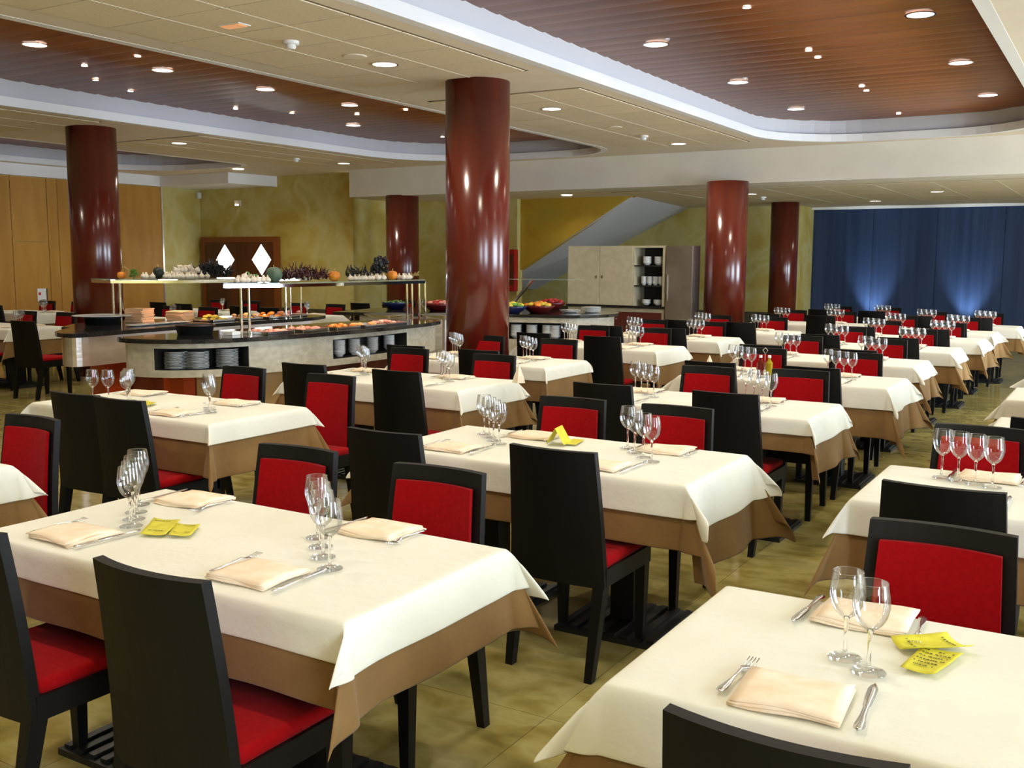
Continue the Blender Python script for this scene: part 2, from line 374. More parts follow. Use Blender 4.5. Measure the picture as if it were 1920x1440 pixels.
field(-13.1, -11.1, 10.0, 14.4, 3, 7, CEIL, cl)
# beam and low ceiling
struct(obj('beam', B(-12.85, XR+.1, 15.25, 15.75, 2.79, CEIL+.02), 'beam'))
lc = struct(obj('ceiling_low', B(-13.6, XR+.1, 15.75, 23.4, LOWC, LOWC+.1), 'paint'))
field(-7.8, .9, 16.3, 21.1, 10, 4, LOWC, lc)
obj('wall_top_trim', B(-6.3, XR, 23.0, 23.12, LOWC-.05, LOWC), 'lip', lc)
# soffit along the left walls
struct(obj('soffit', slab([(XL-.1, YB), (XL+.16, YB), (XL+.16, 14.5), (-15.3, 14.5), (-15.15, 15.75), (XL-.1, 15.75)], 3.09, CEIL), 'lip'))

# walls
wl = struct(obj('wall_left', B(XL-.2, XL, YB, 15.9, 0, CEIL), 'plaster'))
pw = [(3.0, 4.7), (4.7, 6.4), (6.4, 8.1), (8.1, 9.8), (9.8, 11.25), (11.25, 11.98), (11.98, 12.2), (12.2, 13.4), (13.4, 14.62)]
for a, b in pw:
    if (a, b) == (11.25, 11.98):
        obj('panel', B(XL, XL+.03, a+.006, b-.006, 0, 1.90), 'panel', wl); obj('panel', B(XL, XL+.03, a+.006, b-.006, 1.912, 3.08), 'panel', wl)
    else: obj('panel', B(XL, XL+.03, a+.005, b-.005, 0, 3.08), 'panel', wl)
obj('panel_edge_strip', B(XL, XL+.04, 14.62, 14.66, 0, 3.08), 'brushed', wl)
wb = struct(obj('wall_back', B(XL-.2, -13.15, 15.7, 15.9, 0, CEIL), 'plaster'))
obj('dado', B(XL, -13.15, 15.685, 15.7, 0, .60), 'dado', wb)
wj = struct(obj('wall_jog', B(-13.35, -13.15, 15.9, 17.5, 0, CEIL), 'plaster'))
wm = struct(obj('wall_middle', B(-13.15, -10.33, 17.3, 17.5, 0, LOWC+.02), 'plaster'))
obj('dado', B(-13.15, -10.33, 17.285, 17.3, 0, .50), 'dado', wm)
# wall panel above the sloping stair
bm = bmesh.new()
tri = [(-10.33, LOWC), (-10.33, 1.42), (-8.0, LOWC-.03), (-7.9, LOWC)]
A = [bm.verts.new((x, 17.42, z)) for x, z in tri]; Bv = [bm.verts.new((x, 17.6, z)) for x, z in tri]
bm.faces.new(A); bm.faces.new(Bv[::-1])
for i in range(4): bm.faces.new((A[i], A[(i+1) % 4], Bv[(i+1) % 4], Bv[i]))
ws = struct(obj('wall_stair', bm, 'ochre'))
bm = bmesh.new()
nr = [(-10.9, 1.10), (-7.92, LOWC)]; fr = [(-12.6, .88), (-8.62, LOWC)]
q = [(nr[0][0], 17.45, nr[0][1]), (nr[1][0], 17.45, nr[1][1]), (fr[1][0], 22.0, fr[1][1]), (fr[0][0], 22.0, fr[0][1])]
A = [bm.verts.new(p) for p in q]; Bv = [bm.verts.new((p[0]-.15, p[1], p[2]+.18)) for p in q]
bm.faces.new(A); bm.faces.new(Bv[::-1])
for i in range(4): bm.faces.new((A[i], A[(i+1) % 4], Bv[(i+1) % 4], Bv[i]))
struct(obj('stair_underside', bm, 'greywhite'))
struct(obj('wall_stair_side', B(-13.3, -13.1, 17.4, 22.2, 0, LOWC+.05), 'plaster'))
wf = struct(obj('wall_far', B(-13.2, -6.17, 22.0, 22.2, 0, LOWC+.02), 'plaster'))
obj('dado', B(-13.1, -6.17, 21.985, 22.0, 0, .50), 'dado', wf)
struct(obj('wall_far_return', B(-6.2, -6.1, 22.0, 23.3, 0, LOWC+.02), 'plaster'))
bw = struct(obj('wall_blue', B(-6.1, XR+.1, YF, YF+.2, 0, LOWC+.02), 'dado'))
x = -6.1; k = 0
while x < XR:
    obj('panel', B(x+.004, min(x+1.3, XR)-.004, YF-.03, YF, .26, LOWC-.02), 'blue', bw); x += 1.3
obj('plinth', B(-6.1, XR, YF-.05, YF, 0, .25), 'dado', bw)
struct(obj('wall_rear', B(XL-.2, XR+.2, YB-.2, YB, 0, CEIL), 'plaster'))
wr = struct(obj('wall_right', bmesh.new(), 'beam'))
bm = bmesh.new(); y = YB
for cy, wd in WIN:
    box(bm, XR, XR+.2, y, cy-wd/2, 0, CEIL); box(bm, XR, XR+.2, cy-wd/2, cy+wd/2, 0, .12); box(bm, XR, XR+.2, cy-wd/2, cy+wd/2, 3.12, CEIL); y = cy+wd/2
box(bm, XR, XR+.2, y, YF+.2, 0, CEIL); bm.to_mesh(wr.data); bm.free()
for n, (cy, wd) in enumerate(WIN):
    bm = bmesh.new()
    for a, b, c, d in ((cy-wd/2, cy-wd/2+.06, .12, 3.12), (cy+wd/2-.06, cy+wd/2, .12, 3.12), (cy-.06, cy+.06, .12, 3.12), (cy-wd/2, cy+wd/2, .12, .2), (cy-wd/2, cy+wd/2, 3.05, 3.12)): box(bm, XR+.02, XR+.08, a, b, c, d)
    struct(obj('window_%d' % (n+1), bm, 'sill'))
# double door with diamond panes
dr = struct(obj('door_1', B(-17.35, -15.1, 15.6, 15.7, 0, 2.07), 'doorframe'))
for x0, x1 in ((-17.2, -16.235), (-16.225, -15.22)):
    lf = obj('door_leaf', B(x0, x1, 15.575, 15.6, .02, 1.96), 'doorwood', dr)
for px in (422, 490):
    X, _, Z = AY(px, 487, 15.57); hw, hh = .27, .32
    bm = bmesh.new(); v = [bm.verts.new(p) for p in ((X-hw, 15.572, Z), (X, 15.572, Z-hh), (X+hw, 15.572, Z), (X, 15.572, Z+hh))]
    f = bm.faces.new(v); r = bmesh.ops.extrude_face_region(bm, geom=[f]); bmesh.ops.translate(bm, verts=[e for e in r['geom'] if isinstance(e, bmesh.types.BMVert)], vec=(0, .02, 0))
    obj('diamond_pane', bm, 'diamond', dr)

# columns
COLS = [('big', -5.44, 8.36, .31, CEIL, 'massive glossy cherry column in the middle of the photo, nearest the camera'),
        ('left', -11.72, 8.75, .31, CEIL, 'glossy cherry column at the far left, behind the buffet pans'),
        ('back', -11.78, 15.5, .31, 2.79, 'slender distant cherry column behind the right end of the buffet shelf'),
        ('r1', -5.25, 14.98, .31, 2.79, 'cherry column standing beside the steel fridge, under the beam'),
        ('r2', -6.0, 20.6, .275, LOWC, 'farthest cherry column, just left of the blue wall')]
for k, x, y, r, z, lab in COLS:
    t = thing('round_column', lab, 'column', (x, y, 0), 0, 'round cherry columns')
    obj('shaft', lathe([(0, .06), (r, .06), (r, z+.01), (0, z+.01)], 64), 'cherry', t, smooth=False)
    for p in t.children[0].data.polygons: p.use_smooth = abs(p.normal.z) < .5
    obj('skirting', lathe([(0, 0), (r+.012, 0), (r+.012, .06), (0, .06)], 48), 'brushed', t)

# ------------------------------------------------------------------ ceiling fittings
def make_downlight(big=True):
    r = .105 if big else .03
    bm = bmesh.new(); n = 24
    lathe([(r, 0), (r+.014 if big else r+.008, 0), (r+.014 if big else r+.008, -.006), (r, -.006)], n, bm, closed=True)
    ring = bm
    bm2 = lathe([(r, -.004), (r*.82, .0), (0, .001)], n)
    return ring, bm2
PLACE = {'tray_right': 'in the right-hand wooden tray', 'tray_mid': 'in the middle wooden tray', 'tray_left': 'in the left wooden tray', 'ceiling': 'in the tiled ceiling strip', 'low': 'in the low ceiling beyond the beam'}
ordn = ['first', 'second', 'third', 'fourth', 'fifth', 'sixth', 'seventh', 'eighth', 'ninth', 'tenth', 'eleventh', 'twelfth', 'thirteenth']
a, b = make_downlight(True)
proto_big = thing('ceiling_downlight', '', 'lamp')
obj('trim_ring', a, 'chrome', proto_big); obj('reflector', b, 'lampdim', proto_big)
bm = bmesh.new()
for k in range(3): box(bm, -.085, .085, -.008+k*.045-.045, .002+k*.045-.045, -.008, -.003)
obj('louvre', bm, 'chrome', proto_big); register(proto_big)
a, b = make_downlight(False)
proto_small = thing('ceiling_spotlight', '', 'lamp')
obj('trim_ring', a, 'brushed', proto_small); obj('bulb', b, 'lamp', proto_small); register(proto_small)
fb = fs_ = True
for k, z in (('tray_right', WOOD-.012), ('tray_mid', WOOD-.012), ('tray_left', WOOD-.012), ('ceiling', CEIL-.010), ('low', LOWC-.010)):
    vis = sorted([p for p in LIGHTS[k] if in_view(p[0], p[1], z, 20)], key=lambda p: p[0]**2+p[1]**2)
    for n, p in enumerate(vis):
        if k == 'tray_right': lab = 'round recessed downlight %s, %s from the camera in the %s row' % (PLACE[k], ordn[n//2], 'left' if p[0] < -2.7 else 'right')
        else: lab = 'round recessed downlight %s, %s from the camera' % (PLACE[k], ordn[n])
        if fb: o = proto_big; o.location = (*p, z); o['label'] = lab; o['group'] = 'recessed downlights'; fb = False
        else: o = dup(proto_big, (*p, z), 0, lab, 'recessed downlights')
for k, w_ in (('tray_right_small', 'right-hand wooden tray'), ('tray_mid_small', 'middle wooden tray')):
    vis = sorted([p for p in LIGHTS[k] if in_view(p[0], p[1], WOOD, 20)], key=lambda p: p[0]**2+p[1]**2)
    for n, p in enumerate(vis):
        lab = 'tiny bright halogen spot in the %s, %s from the camera' % (w_, ordn[n])
        if fs_: o = proto_small; o.location = (*p, WOOD-.010); o['label'] = lab; o['group'] = 'small halogen spots'; fs_ = False
        else: o = dup(proto_small, (*p, WOOD-.010), 0, lab, 'small halogen spots')
for n, (x, y, z, lab) in enumerate([(-5.67, 6.06, CEIL-.009, 'white round smoke detector on the ceiling tiles nearest the camera'), (-5.72, 12.9, CEIL-.009, 'small white smoke detector on the tiles right of the big column'), (-12.1, 13.0, CEIL-.009, 'tiny distant smoke detector on the left ceiling strip'), (-5.84, 18.6, LOWC-.009, 'tiny smoke detector on the low ceiling between two columns')]):
    t = thing('smoke_detector', lab, 'smoke detector', (x, y, z), 0, 'smoke detectors')
    obj('base', lathe([(0, 0), (.062, 0), (.062, -.022), (.05, -.028), (0, -.028)], 24), 'white', t)
    obj('sensor_head', lathe([(.036, -.028), (.04, -.045), (.03, -.06), (0, -.06)], 20), 'white', t)
for (x, y, z, lab) in [(-5.61, 6.75, CEIL-.010, 'flat round beige speaker cover on a ceiling tile beside the smoke detector'), (-5.68, 11.9, CEIL-.010, 'flat beige round cover on the tiles right of the big column')]:
    t = thing('ceiling_speaker', lab, 'speaker', (x, y, z)); obj('grille', lathe([(0, -.008), (.09, -.008), (.10, -.003), (.10, 0), (0, 0)], 28), 'paint', t)
t = thing('emergency_light', 'amber rectangular emergency light recessed in a ceiling tile at upper left', 'lamp', (-5.65, 5.45, CEIL-.010))
obj('housing', B(-.11, .11, -.06, .06, -.006, 0), 'white', t); obj('lens', B(-.09, .09, -.042, .042, -.012, -.006), 'red_em', t)
X, Y, Z = AY(446, 381, 15.68)
t = thing('wall_emergency_light', 'pale emergency lamp box with two tiny lit bulbs on the yellow wall', 'lamp', (X, 15.69, Z))
obj('housing', B(-.09, .09, -.03, 0, -.055, .06), 'paint', t)
for s in (-.04, .02): obj('bulb', lathe([(0, -.02), (.014, -.014), (.014, 0), (0, 0)], 10, c=(s, -.03, -.03)), 'lamp', t)
X, Y, Z = AY(376, 362, 15.6)
t = thing('wall_sensor', 'small white motion sensor high in the corner of the yellow walls', 'sensor', (XL+.06, 15.62, 2.98)); obj('body', B(-.04, .04, -.04, .04, -.08, .05, bev=.01), 'white', t); obj('lens', B(-.02, .02, -.045, -.04, -.06, 0), 'white', t)
X, Y, Z = AX(78, 553, XL+.03)
t = thing('wall_sign', 'small white notice with a red mark on the beech wall panel', 'sign', (XL+.031, Y, Z))
obj('plate', B(0, .012, -.09, .09, -.12, .12), 'whitepaper', t); obj('red_mark', B(.012, .014, -.07, -.02, .0, .05), 'redfruit', t); obj('side_edge', B(0, .014, .09, .12, -.12, .12), 'dado', t)
X, Y, Z = AY(961, 506, 17.3)
t = thing('fire_hose_box', 'red fire equipment box on the wall right of the big column', 'fire box', (X, 17.29, Z)); obj('case', B(-.13, .13, -.14, 0, -.42, .40), 'redbox', t); obj('dark_panel', B(-.02, .12, -.15, -.14, -.3, .3), 'base', t)

# ------------------------------------------------------------------ dining chairs (protos at floor, sitter faces +Y)
def make_chair():
    t = thing('dining_chair', '', 'chair')
    # curved tapering back shell
    def shell(x_in, z0, z1, y_off, th, nx=10, nz=8):
        bm = bmesh.new(); gr = []
        for s in (0, 1):
            L_ = []
            for j in range(nz+1):
                z = z0+(z1-z0)*j/nz; k = (z-.36)/(.9-.36); hw = .212-.025*k-x_in; yb = -.215-.055*k**1.5
                R_ = []
                for i in range(nx+1):
                    u = -1+2*i/nx; R_.append(bm.verts.new((hw*u, yb-.028*(1-u*u)*(.5+.5*k)+y_off+s*th, z)))
                L_.append(R_)
            gr.append(L_)
        for s in (0, 1):
            for j in range(nz):
                for i in range(nx): bm.faces.new((gr[s][j][i], gr[s][j][i+1], gr[s][j+1][i+1], gr[s][j+1][i]))
        for j in range(nz):
            for i in (0, nx): bm.faces.new((gr[0][j][i], gr[1][j][i], gr[1][j+1][i], gr[0][j+1][i]))
        for i in range(nx):
            for j in (0, nz): bm.faces.new((gr[0][j][i], gr[1][j][i], gr[1][j][i+1], gr[0][j][i+1]))
        return bm
    obj('backrest', shell(0, .36, .90, 0, .030), 'black', t)
    o = obj('back_pad', shell(.034, .47, .848, .030, .016), 'red', t)
    # seat
    bm = bmesh.new()
    for (x0, x1, y0, y1) in ((-.213, -.188, -.20, .215), (.188, .213, -.20, .215), (-.213, .213, .195, .22)): box(bm, x0, x1, y0, y1, .365, .435)
    obj('seat_frame', bm, 'black', t)
    bm = B(-.205, .205, -.185, .212, .43, .475, bev=.016)
    obj('seat', bm, 'red', t, smooth=True)
    for s in (-1, 1):
        obj('leg', taper(bmesh.new(), (s*.186, .19, 0), (s*.188, .19, .43), (.016, .016), (.024, .024)), 'black', t)
        obj('leg', taper(bmesh.new(), (s*.178, -.265, 0), (s*.186, -.19, .38), (.016, .018), (.024, .026)), 'black', t)
    register(t); return t
chair0 = make_chair(); chair_used = False
def chair(x, y, rz, lab):
    global chair_used
    if not chair_used:
        chair_used = True; chair0.location = (x, y, 0); chair0.rotation_euler = (0, 0, rz); chair0['label'] = lab; chair0['group'] = 'black and red dining chairs'; return chair0
    return dup(chair0, (x, y, 0), rz, lab, 'black and red dining chairs')

# ------------------------------------------------------------------ tables
def make_table(L, D, lab, loc):
    t = thing('dining_table', lab, 'table', loc, 0, 'pedestal tables')
    obj('table_top', B(-L/2+.01, L/2-.01, -D/2+.01, D/2-.01, .715, .738), 'black', t)
    for s in ((-1, 1) if L > 1 else (0,)):
        cx = s*(L/2-.40)
        obj('pedestal', B(cx-.055, cx+.055, -.055, .055, .04, .715), 'black', t)
        bm = B(cx-.24, cx+.24, -.24, .24, 0, .022)
        for k in range(8): box(bm, cx-.225+k*.06, cx-.195+k*.06, -.225, .225, .022, .034)
        obj('foot_plate', bm, 'blackplastic', t)
    return t
def drape(L, D, ov, z, seed, off=(0, 0), amp=1.0, flare=.07, nfold=3.0, cornerfall=1., csc=1.):
    """cloth laid over a rectangular top. ov = overhang (left, right, front, back)"""
    rnd = random.Random(seed)
    hx, hy = L/2, D/2
    def axis(h, o0, o1, n):
        return [-h-o0+(o0-.014)*k/7 for k in range(8)]+[-h]+[-h+.012]+[-h+2*h*k/n for k in range(1, n)]+[h-.012]+[h]+[h+.014+(o1-.014)*k/7 for k in range(8)]
    nx, ny = max(6, int(L/.1)), max(5, int(D/.1))
    U = axis(hx, ov[0], ov[1], nx); V = axis(hy, ov[2], ov[3], ny)
    ph = [rnd.uniform(0, 6.28) for _ in range(12)]
    cor = {(sx, sy): (rnd.uniform(.56, .76), rnd.uniform(-.5, .5), rnd.uniform(-.35, .35)) for sx in (-1, 1) for sy in (-1, 1)}
    def wav(s, side, d):
        a = .5*math.sin(s*4.2*nfold/3+ph[side])+.32*math.sin(s*9.1*nfold/3+ph[side+4])+.18*math.sin(s*17+ph[side+8])
        return a*.085*d*amp/ .3*.35
    cr = .007
    bm = bmesh.new(); grid = []
    for u in U:
        row = []
        for v in V:
            du = max(abs(u)-hx, 0); dv = max(abs(v)-hy, 0); sx = 1 if u > 0 else -1; sy = 1 if v > 0 else -1
            if du == 0 and dv == 0: p = (u, v, z+.0012*math.sin(u*9+ph[0])*math.sin(v*11+ph[1]))
            elif dv == 0 or du == 0:
                d = du or dv; s = v if du else u; h = hy if du else hx
                side = (0 if sx < 0 else 1) if du else (2 if sy < 0 else 3)
                # folds fade toward the corners where the cone fold starts
                e = min(1, (h-abs(s))/.12); n = flare*d*.9+max(wav(s, side, d), -.9*flare*d)*e
                n += cr*min(1, d/.02)
                zz = z-math.sqrt(max(d*d-(n-cr*min(1, d/.02))**2, 0))
                # corners pull the hem down a little
                p = (sx*(hx+n), v, zz) if du else (u, sy*(hy+n), zz)
            else:
                r = math.hypot(du, dv); th = math.atan2(dv, du)/(PI/2)   # 0 beside x side, 1 beside y side
                om = (ov[0] if sx < 0 else ov[1]); on = (ov[2] if sy < 0 else ov[3])
                A, sk, tw = cor[(sx, sy)]; A *= csc; sk *= csc
                h = A*math.sin(PI*th)**.8+flare*.9*(1-math.sin(PI*th)); lat = .30*csc*math.sin(2*PI*th)*.7+sk*math.sin(PI*th)**2
                dx, dy = sx*.7071, sy*.7071
                if th <= .5: bx, by = sx, 0
                else: bx, by = 0, sy
                k = math.sin(PI*th)
                ox = dx*k+bx*(1-k); oy = dy*k+by*(1-k)
                ax, ay = -dy*sx*sy, dx*sx*sy
                vx = ox*h+ax*lat*h; vy = oy*h+ay*lat*h
                nn = math.hypot(vx, vy); vz = math.sqrt(max(1-nn*nn, .12))
                c_ = cr*min(1, r/.02)
                p = (sx*hx+vx*r+bx*c_*(1-k)+dx*c_*k, sy*hy+vy*r+by*c_*(1-k)+dy*c_*k, z-vz*r*cornerfall)
            row.append(bm.verts.new((p[0]+off[0], p[1]+off[1], max(p[2], .02))))
        grid.append(row)
    for i in range(len(U)-1):
        for j in range(len(V)-1): bm.faces.new((grid[i][j], grid[i+1][j], grid[i+1][j+1], grid[i][j+1]))
    return bm
def cloth(name, bm, m, lab, cat, group, loc, th=.0025, sub=1):
    o = obj(name, bm, m, None, loc, smooth=True)
    so = o.modifiers.new('solid', 'SOLIDIFY'); so.thickness = th; so.offset = 1
    if sub: sm = o.modifiers.new('sub', 'SUBSURF'); sm.levels = sub; sm.render_levels = sub
    return tag(o, lab, cat, group)

# ------------------------------------------------------------------ table ware
def mesh_of(bm, m, name, smooth=True):
    me = bpy.data.meshes.new(name); bmesh.ops.recalc_face_normals(bm, faces=bm.faces); bm.to_mesh(me); bm.free()
    for k in (m if isinstance(m, (list, tuple)) else [m]): me.materials.append(M[k])
    if smooth:
        for p in me.polygons: p.use_smooth = True
    return me
def glass_mesh(n):
    """foot and stem solid, bowl a thin single wall with a fine rim"""
    bm = lathe([(0, 0), (.036, 0), (.0365, .0015), (.031, .0035), (.012, .0065), (.0055, .011), (.0045, .02), (.004, .045), (.0045, .078), (.0065, .090), (.005, .0935), (0, .094)], n)
    k = len(bm.faces)
    lathe([(.0063, .0902), (.014, .096), (.025, .106), (.0335, .121), (.0385, .142), (.0382, .154), (.0365, .170), (.0335, .187), (.0325, .1955)], n, bm)
    bm.faces.ensure_lookup_table()
    for f in bm.faces[k:]: f.material_index = 1
    k = len(bm.faces)
    lathe([(.0319, .1955), (.0325, .1962), (.0331, .1955), (.0325, .1948)], n, bm, closed=True)
    bm.faces.ensure_lookup_table()
    for f in bm.faces[k:]: f.material_index = 1
    for f in bm.faces:
        if f.calc_center_median().z < .009: f.material_index = 1
    return mesh_of(bm, ['glass', 'thin_glass'], 'wine_glass')
G_HI = glass_mesh(40); G_LO = glass_mesh(16)
def wine_glass(x, y, lab, dist):
    o = link('wine_glass', G_HI if dist < 7 else G_LO, None, (x, y, .7595)); return tag(o, lab, 'wine glass', 'wine glasses on the tables')
def napkin_bm(seed, w=.215, d=.19):
    rnd = random.Random(seed); bm = bmesh.new()
    nx, ny = 10, 8
    for lay in range(3):
        sh = rnd.uniform(-.006, .006); z0 = .004*lay; g = []
        for i in range(nx+1):
            row = []
            for j in range(ny+1):
                u, v = i/nx-.5, j/ny-.5
                z = z0+.0045+.0035*math.sin(u*5+seed+lay*.4)*math.cos(v*4+seed)+(.006 if lay == 2 else .002)*max(0, 1-abs(v)*2.6)
                e = max(abs(u), abs(v))*2
                if e > .9: z -= .003*(e-.9)/.1
                row.append(bm.verts.new((u*(w-.004*lay)+sh, v*(d-.006*lay)+sh*.5+.004*math.sin(u*7+lay), z)))
            g.append(row)
        lo = [[bm.verts.new((q.co.x, q.co.y, q.co.z-.0036)) for q in r_] for r_ in g]
        for i in range(nx):
            for j in range(ny):
                bm.faces.new((g[i][j], g[i+1][j], g[i+1][j+1], g[i][j+1])); bm.faces.new((lo[i][j], lo[i][j+1], lo[i+1][j+1], lo[i+1][j]))
        for i in range(nx):
            for j in (0, ny): bm.faces.new((g[i][j], g[i+1][j], lo[i+1][j], lo[i][j]))
        for j in range(ny):
            for i in (0, nx): bm.faces.new((g[i][j], g[i][j+1], lo[i][j+1], lo[i][j]))
    return bm
NAP = [mesh_of(napkin_bm(s), 'napkin', 'folded_napkin') for s in (1, 2, 3, 4)]
def outline_extr(P, W, Z, th):
    """elongated piece along y: stations P with half widths W and heights Z"""
    bm = bmesh.new(); R_ = []
    for y, w_, z in zip(P, W, Z):
        R_.append([bm.verts.new(p) for p in ((-w_, y, z), (0, y, z-th*.6), (w_, y, z), (0, y, z+th))])
    for a, b in zip(R_, R_[1:]):
        for k in range(4): bm.faces.new((a[k], a[(k+1) % 4], b[(k+1) % 4], b[k]))
    bm.faces.new(R_[0][::-1]); bm.faces.new(R_[-1]); return bm
def knife_bm():
    return outline_extr([-.115, -.108, -.095, -.05, -.005, 0, .01, .05, .09, .108, .115], [.003, .0095, .011, .0065, .0055, .0075, .0085, .010, .0098, .006, .001], [.004]*11, .003)
def fork_bm():
    bm = outline_extr([-.10, -.095, -.08, -.03, .02, .035, .045, .055], [.003, .009, .0105, .004, .0032, .008, .012, .0125], [.004, .004, .004, .006, .010, .006, .004, .003], .0022)
    for k in range(4):
        x = -.0105+k*.007
        tube(bm, [(x, .053, .003), (x*1.02, .075, .004), (x*1.02, .098, .008)], .0016, 5, .0010)
    return bm
KN = mesh_of(knife_bm(), 'steel', 'table_knife'); FK = mesh_of(fork_bm(), 'steel', 'table_fork')

ZT = .7585
rows = []
def dinner_table(key, rowname, nth, xr, y0, L=1.5, D=.73, w=(.16, .18, .13, .16), b=(.34, .36, .30, .34), chairs=(1, 1, 1, 1), glasses=True, dist=5, lj=0., seed=0, woff=(0, 0), cutlery=True, cjit=None, ext=''):
    wh = '%s %s table' % (nth, rowname)
    cx, cy = xr-L/2, y0+D/2
    make_table(L, D, 'black pedestal dining table under layered cloths, %s' % wh, (cx, cy, 0))
    cloth('undercloth', drape(L, D, b, .744, seed*7+1, amp=1.15, flare=.125, nfold=4, csc=.80), 'brown', 'brown undercloth hanging below the cream cloth, %s' % wh, 'tablecloth', 'brown undercloths', (cx, cy, 0))
    cloth('tablecloth', drape(L+.02, D+.02, w, .7525, seed*7+1, off=woff, amp=1.2, flare=.15, nfold=4), 'cream', 'cream tablecloth over brown cloth, %s' % wh, 'tablecloth', 'cream tablecloths', (cx, cy, 0))
    jr = random.Random(seed+50); j = lambda s=.02: jr.uniform(-s, s)
    cj = cjit or [(0, 0)]*4
    xs = (xr-1.17, xr-.43)
    if L < 1.2: xs = (xr-L/2,)*2
    for n, (on, xx, side) in enumerate(zip(chairs, (xs[0], xs[1], xs[0], xs[1]), (0, 0, 1, 1))):
        if not on: continue
        lr = 'left' if n % 2 == 0 else 'right'
        if side == 0: chair(xx+cj[n][0]+j(), y0-.045+cj[n][1]+j(), j(.03), 'dining chair showing its black back, %s place, near side of %s' % (lr, wh))
        else: chair(xx+cj[n][0]+j(), y0+D+.035+cj[n][1]+j(), PI+j(.03), 'dining chair showing its red pad, %s place, far side of %s' % (lr, wh))
    return wh, cx, cy
def setting(wh, xr, y0, D, which, seed, cutlery=True, over=None):
    """napkin, knife and fork at a place; which = 0 near left, 1 near right, 2 far left, 3 far right"""
    nm = ('near left', 'near right', 'far left', 'far right')[which]
    x = (xr-1.19, xr-.42, xr-1.24, xr-.42)[which]; far = which > 1
    y = y0+(.135 if not far else D-.05-.08)
    jr = random.Random(seed*4+which); a = jr.uniform(-.06, .06)
    if over: x, y, a = over
    o = link('folded_napkin', NAP[(seed+which) % 4], None, (x, y, ZT+.0005), (0, 0, a+(PI if far else 0))); tag(o, 'folded cream napkin at %s place, %s' % (nm, wh), 'napkin', 'folded napkins')
    if cutlery:
        s = -1 if far else 1
        o = link('table_knife', KN, None, (x+s*.135, y+s*.02, ZT+.001), (0, 0, (PI if far else 0)+jr.uniform(-.08, .08))); tag(o, 'steel table knife beside the %s napkin, %s' % (nm, wh), 'knife', 'table knives')
        o = link('table_fork', FK, None, (x-s*.128, y+s*.035, ZT+.001), (0, 0, (PI if far else 0)+jr.uniform(-.08, .08))); tag(o, 'steel table fork beside the %s napkin, %s' % (nm, wh), 'fork', 'table forks')
def glass_row(wh, side, pts, dist):
    for n, (x, y) in enumerate(pts):
        wine_glass(x, y, 'stemmed wine glass, %s from camera in the %s cluster, %s' % (ordn[n], side, wh), dist)
def diag(x, y, n=4, dx=-.076, dy=.074): return [(x+dx*k, y+dy*k) for k in range(n)]

MID, LEFT, RIGHT = 'middle-row', 'left-row', 'right-row'
near_w = dict(w=(.12, .13, .10, .16), b=(.24, .24, .21, .27))
# middle row, camera to back
T_MID = [('nearest', -1.56, 1.81, near_w), ('second', -1.42, 3.66, dict(w=(.16, .21, .13, .15), b=(.26, .38, .25, .3))), ('third', -1.46, 5.57, dict(w=(.1, .16, .09, .12), b=(.2, .33, .18, .28))), ('fourth', -1.37, 7.25, dict(w=(.15, .19, .15, .14), b=(.3, .38, .34, .32))), ('fifth', -1.47, 8.85, {}),
         ('sixth', -1.41, 10.45, {}), ('seventh', -1.34, 11.95, {}), ('eighth', -1.36, 13.35, {}), ('ninth', -1.20, 14.75, {})]
T_LEFT = [('nearest', -3.96, 1.76, {}), ('second', -4.09, 3.69, dict(w=(.10, .11, .10, .12), b=(.26, .29, .27, .27))), ('third', -3.76, 5.53, {}), ('fourth', -3.99, 7.12, dict(b=(.28, .28, .27, .06), w=(.11, .11, .11, .05))), ('fifth', -3.83, 9.0, {}), ('sixth', -3.74, 10.47, {}), ('seventh', -3.45, 11.93, {}), ('eighth', -3.03, 14.0, {}), ('ninth', -2.75, 15.75, {})]
T_RIGHT = [('nearest', .64, 1.83, dict(w=(.16, .15, .15, .15), b=(.27, .3, .27, .3))), ('second', .69, 3.78, {}), ('third', .95, 5.53, {}), ('fourth', .90, 7.1, {}), ('fifth', .92, 8.8, {})]
DEF = dict(w=(.13, .15, .13, .13), b=(.28, .33, .29, .28))
seed = 0
CJ = {(MID, 0): [(.08, .02), (.07, .03), (.04, .03), (-.02, .0)], (MID, 1): [(-.08, .0), (.0, .0), (.13, .02), (-.02, .03)], (LEFT, 1): [(.48, .0), (.12, .0), (.27, .12), (.32, .1)], (MID, 2): [(.03, .05), (.03, .06), (.22, .0), (.1, .15)], (LEFT, 2): [(.08, .0), (.16, .0), (-.02, .05), (.08, -.05)], (RIGHT, 0): None}
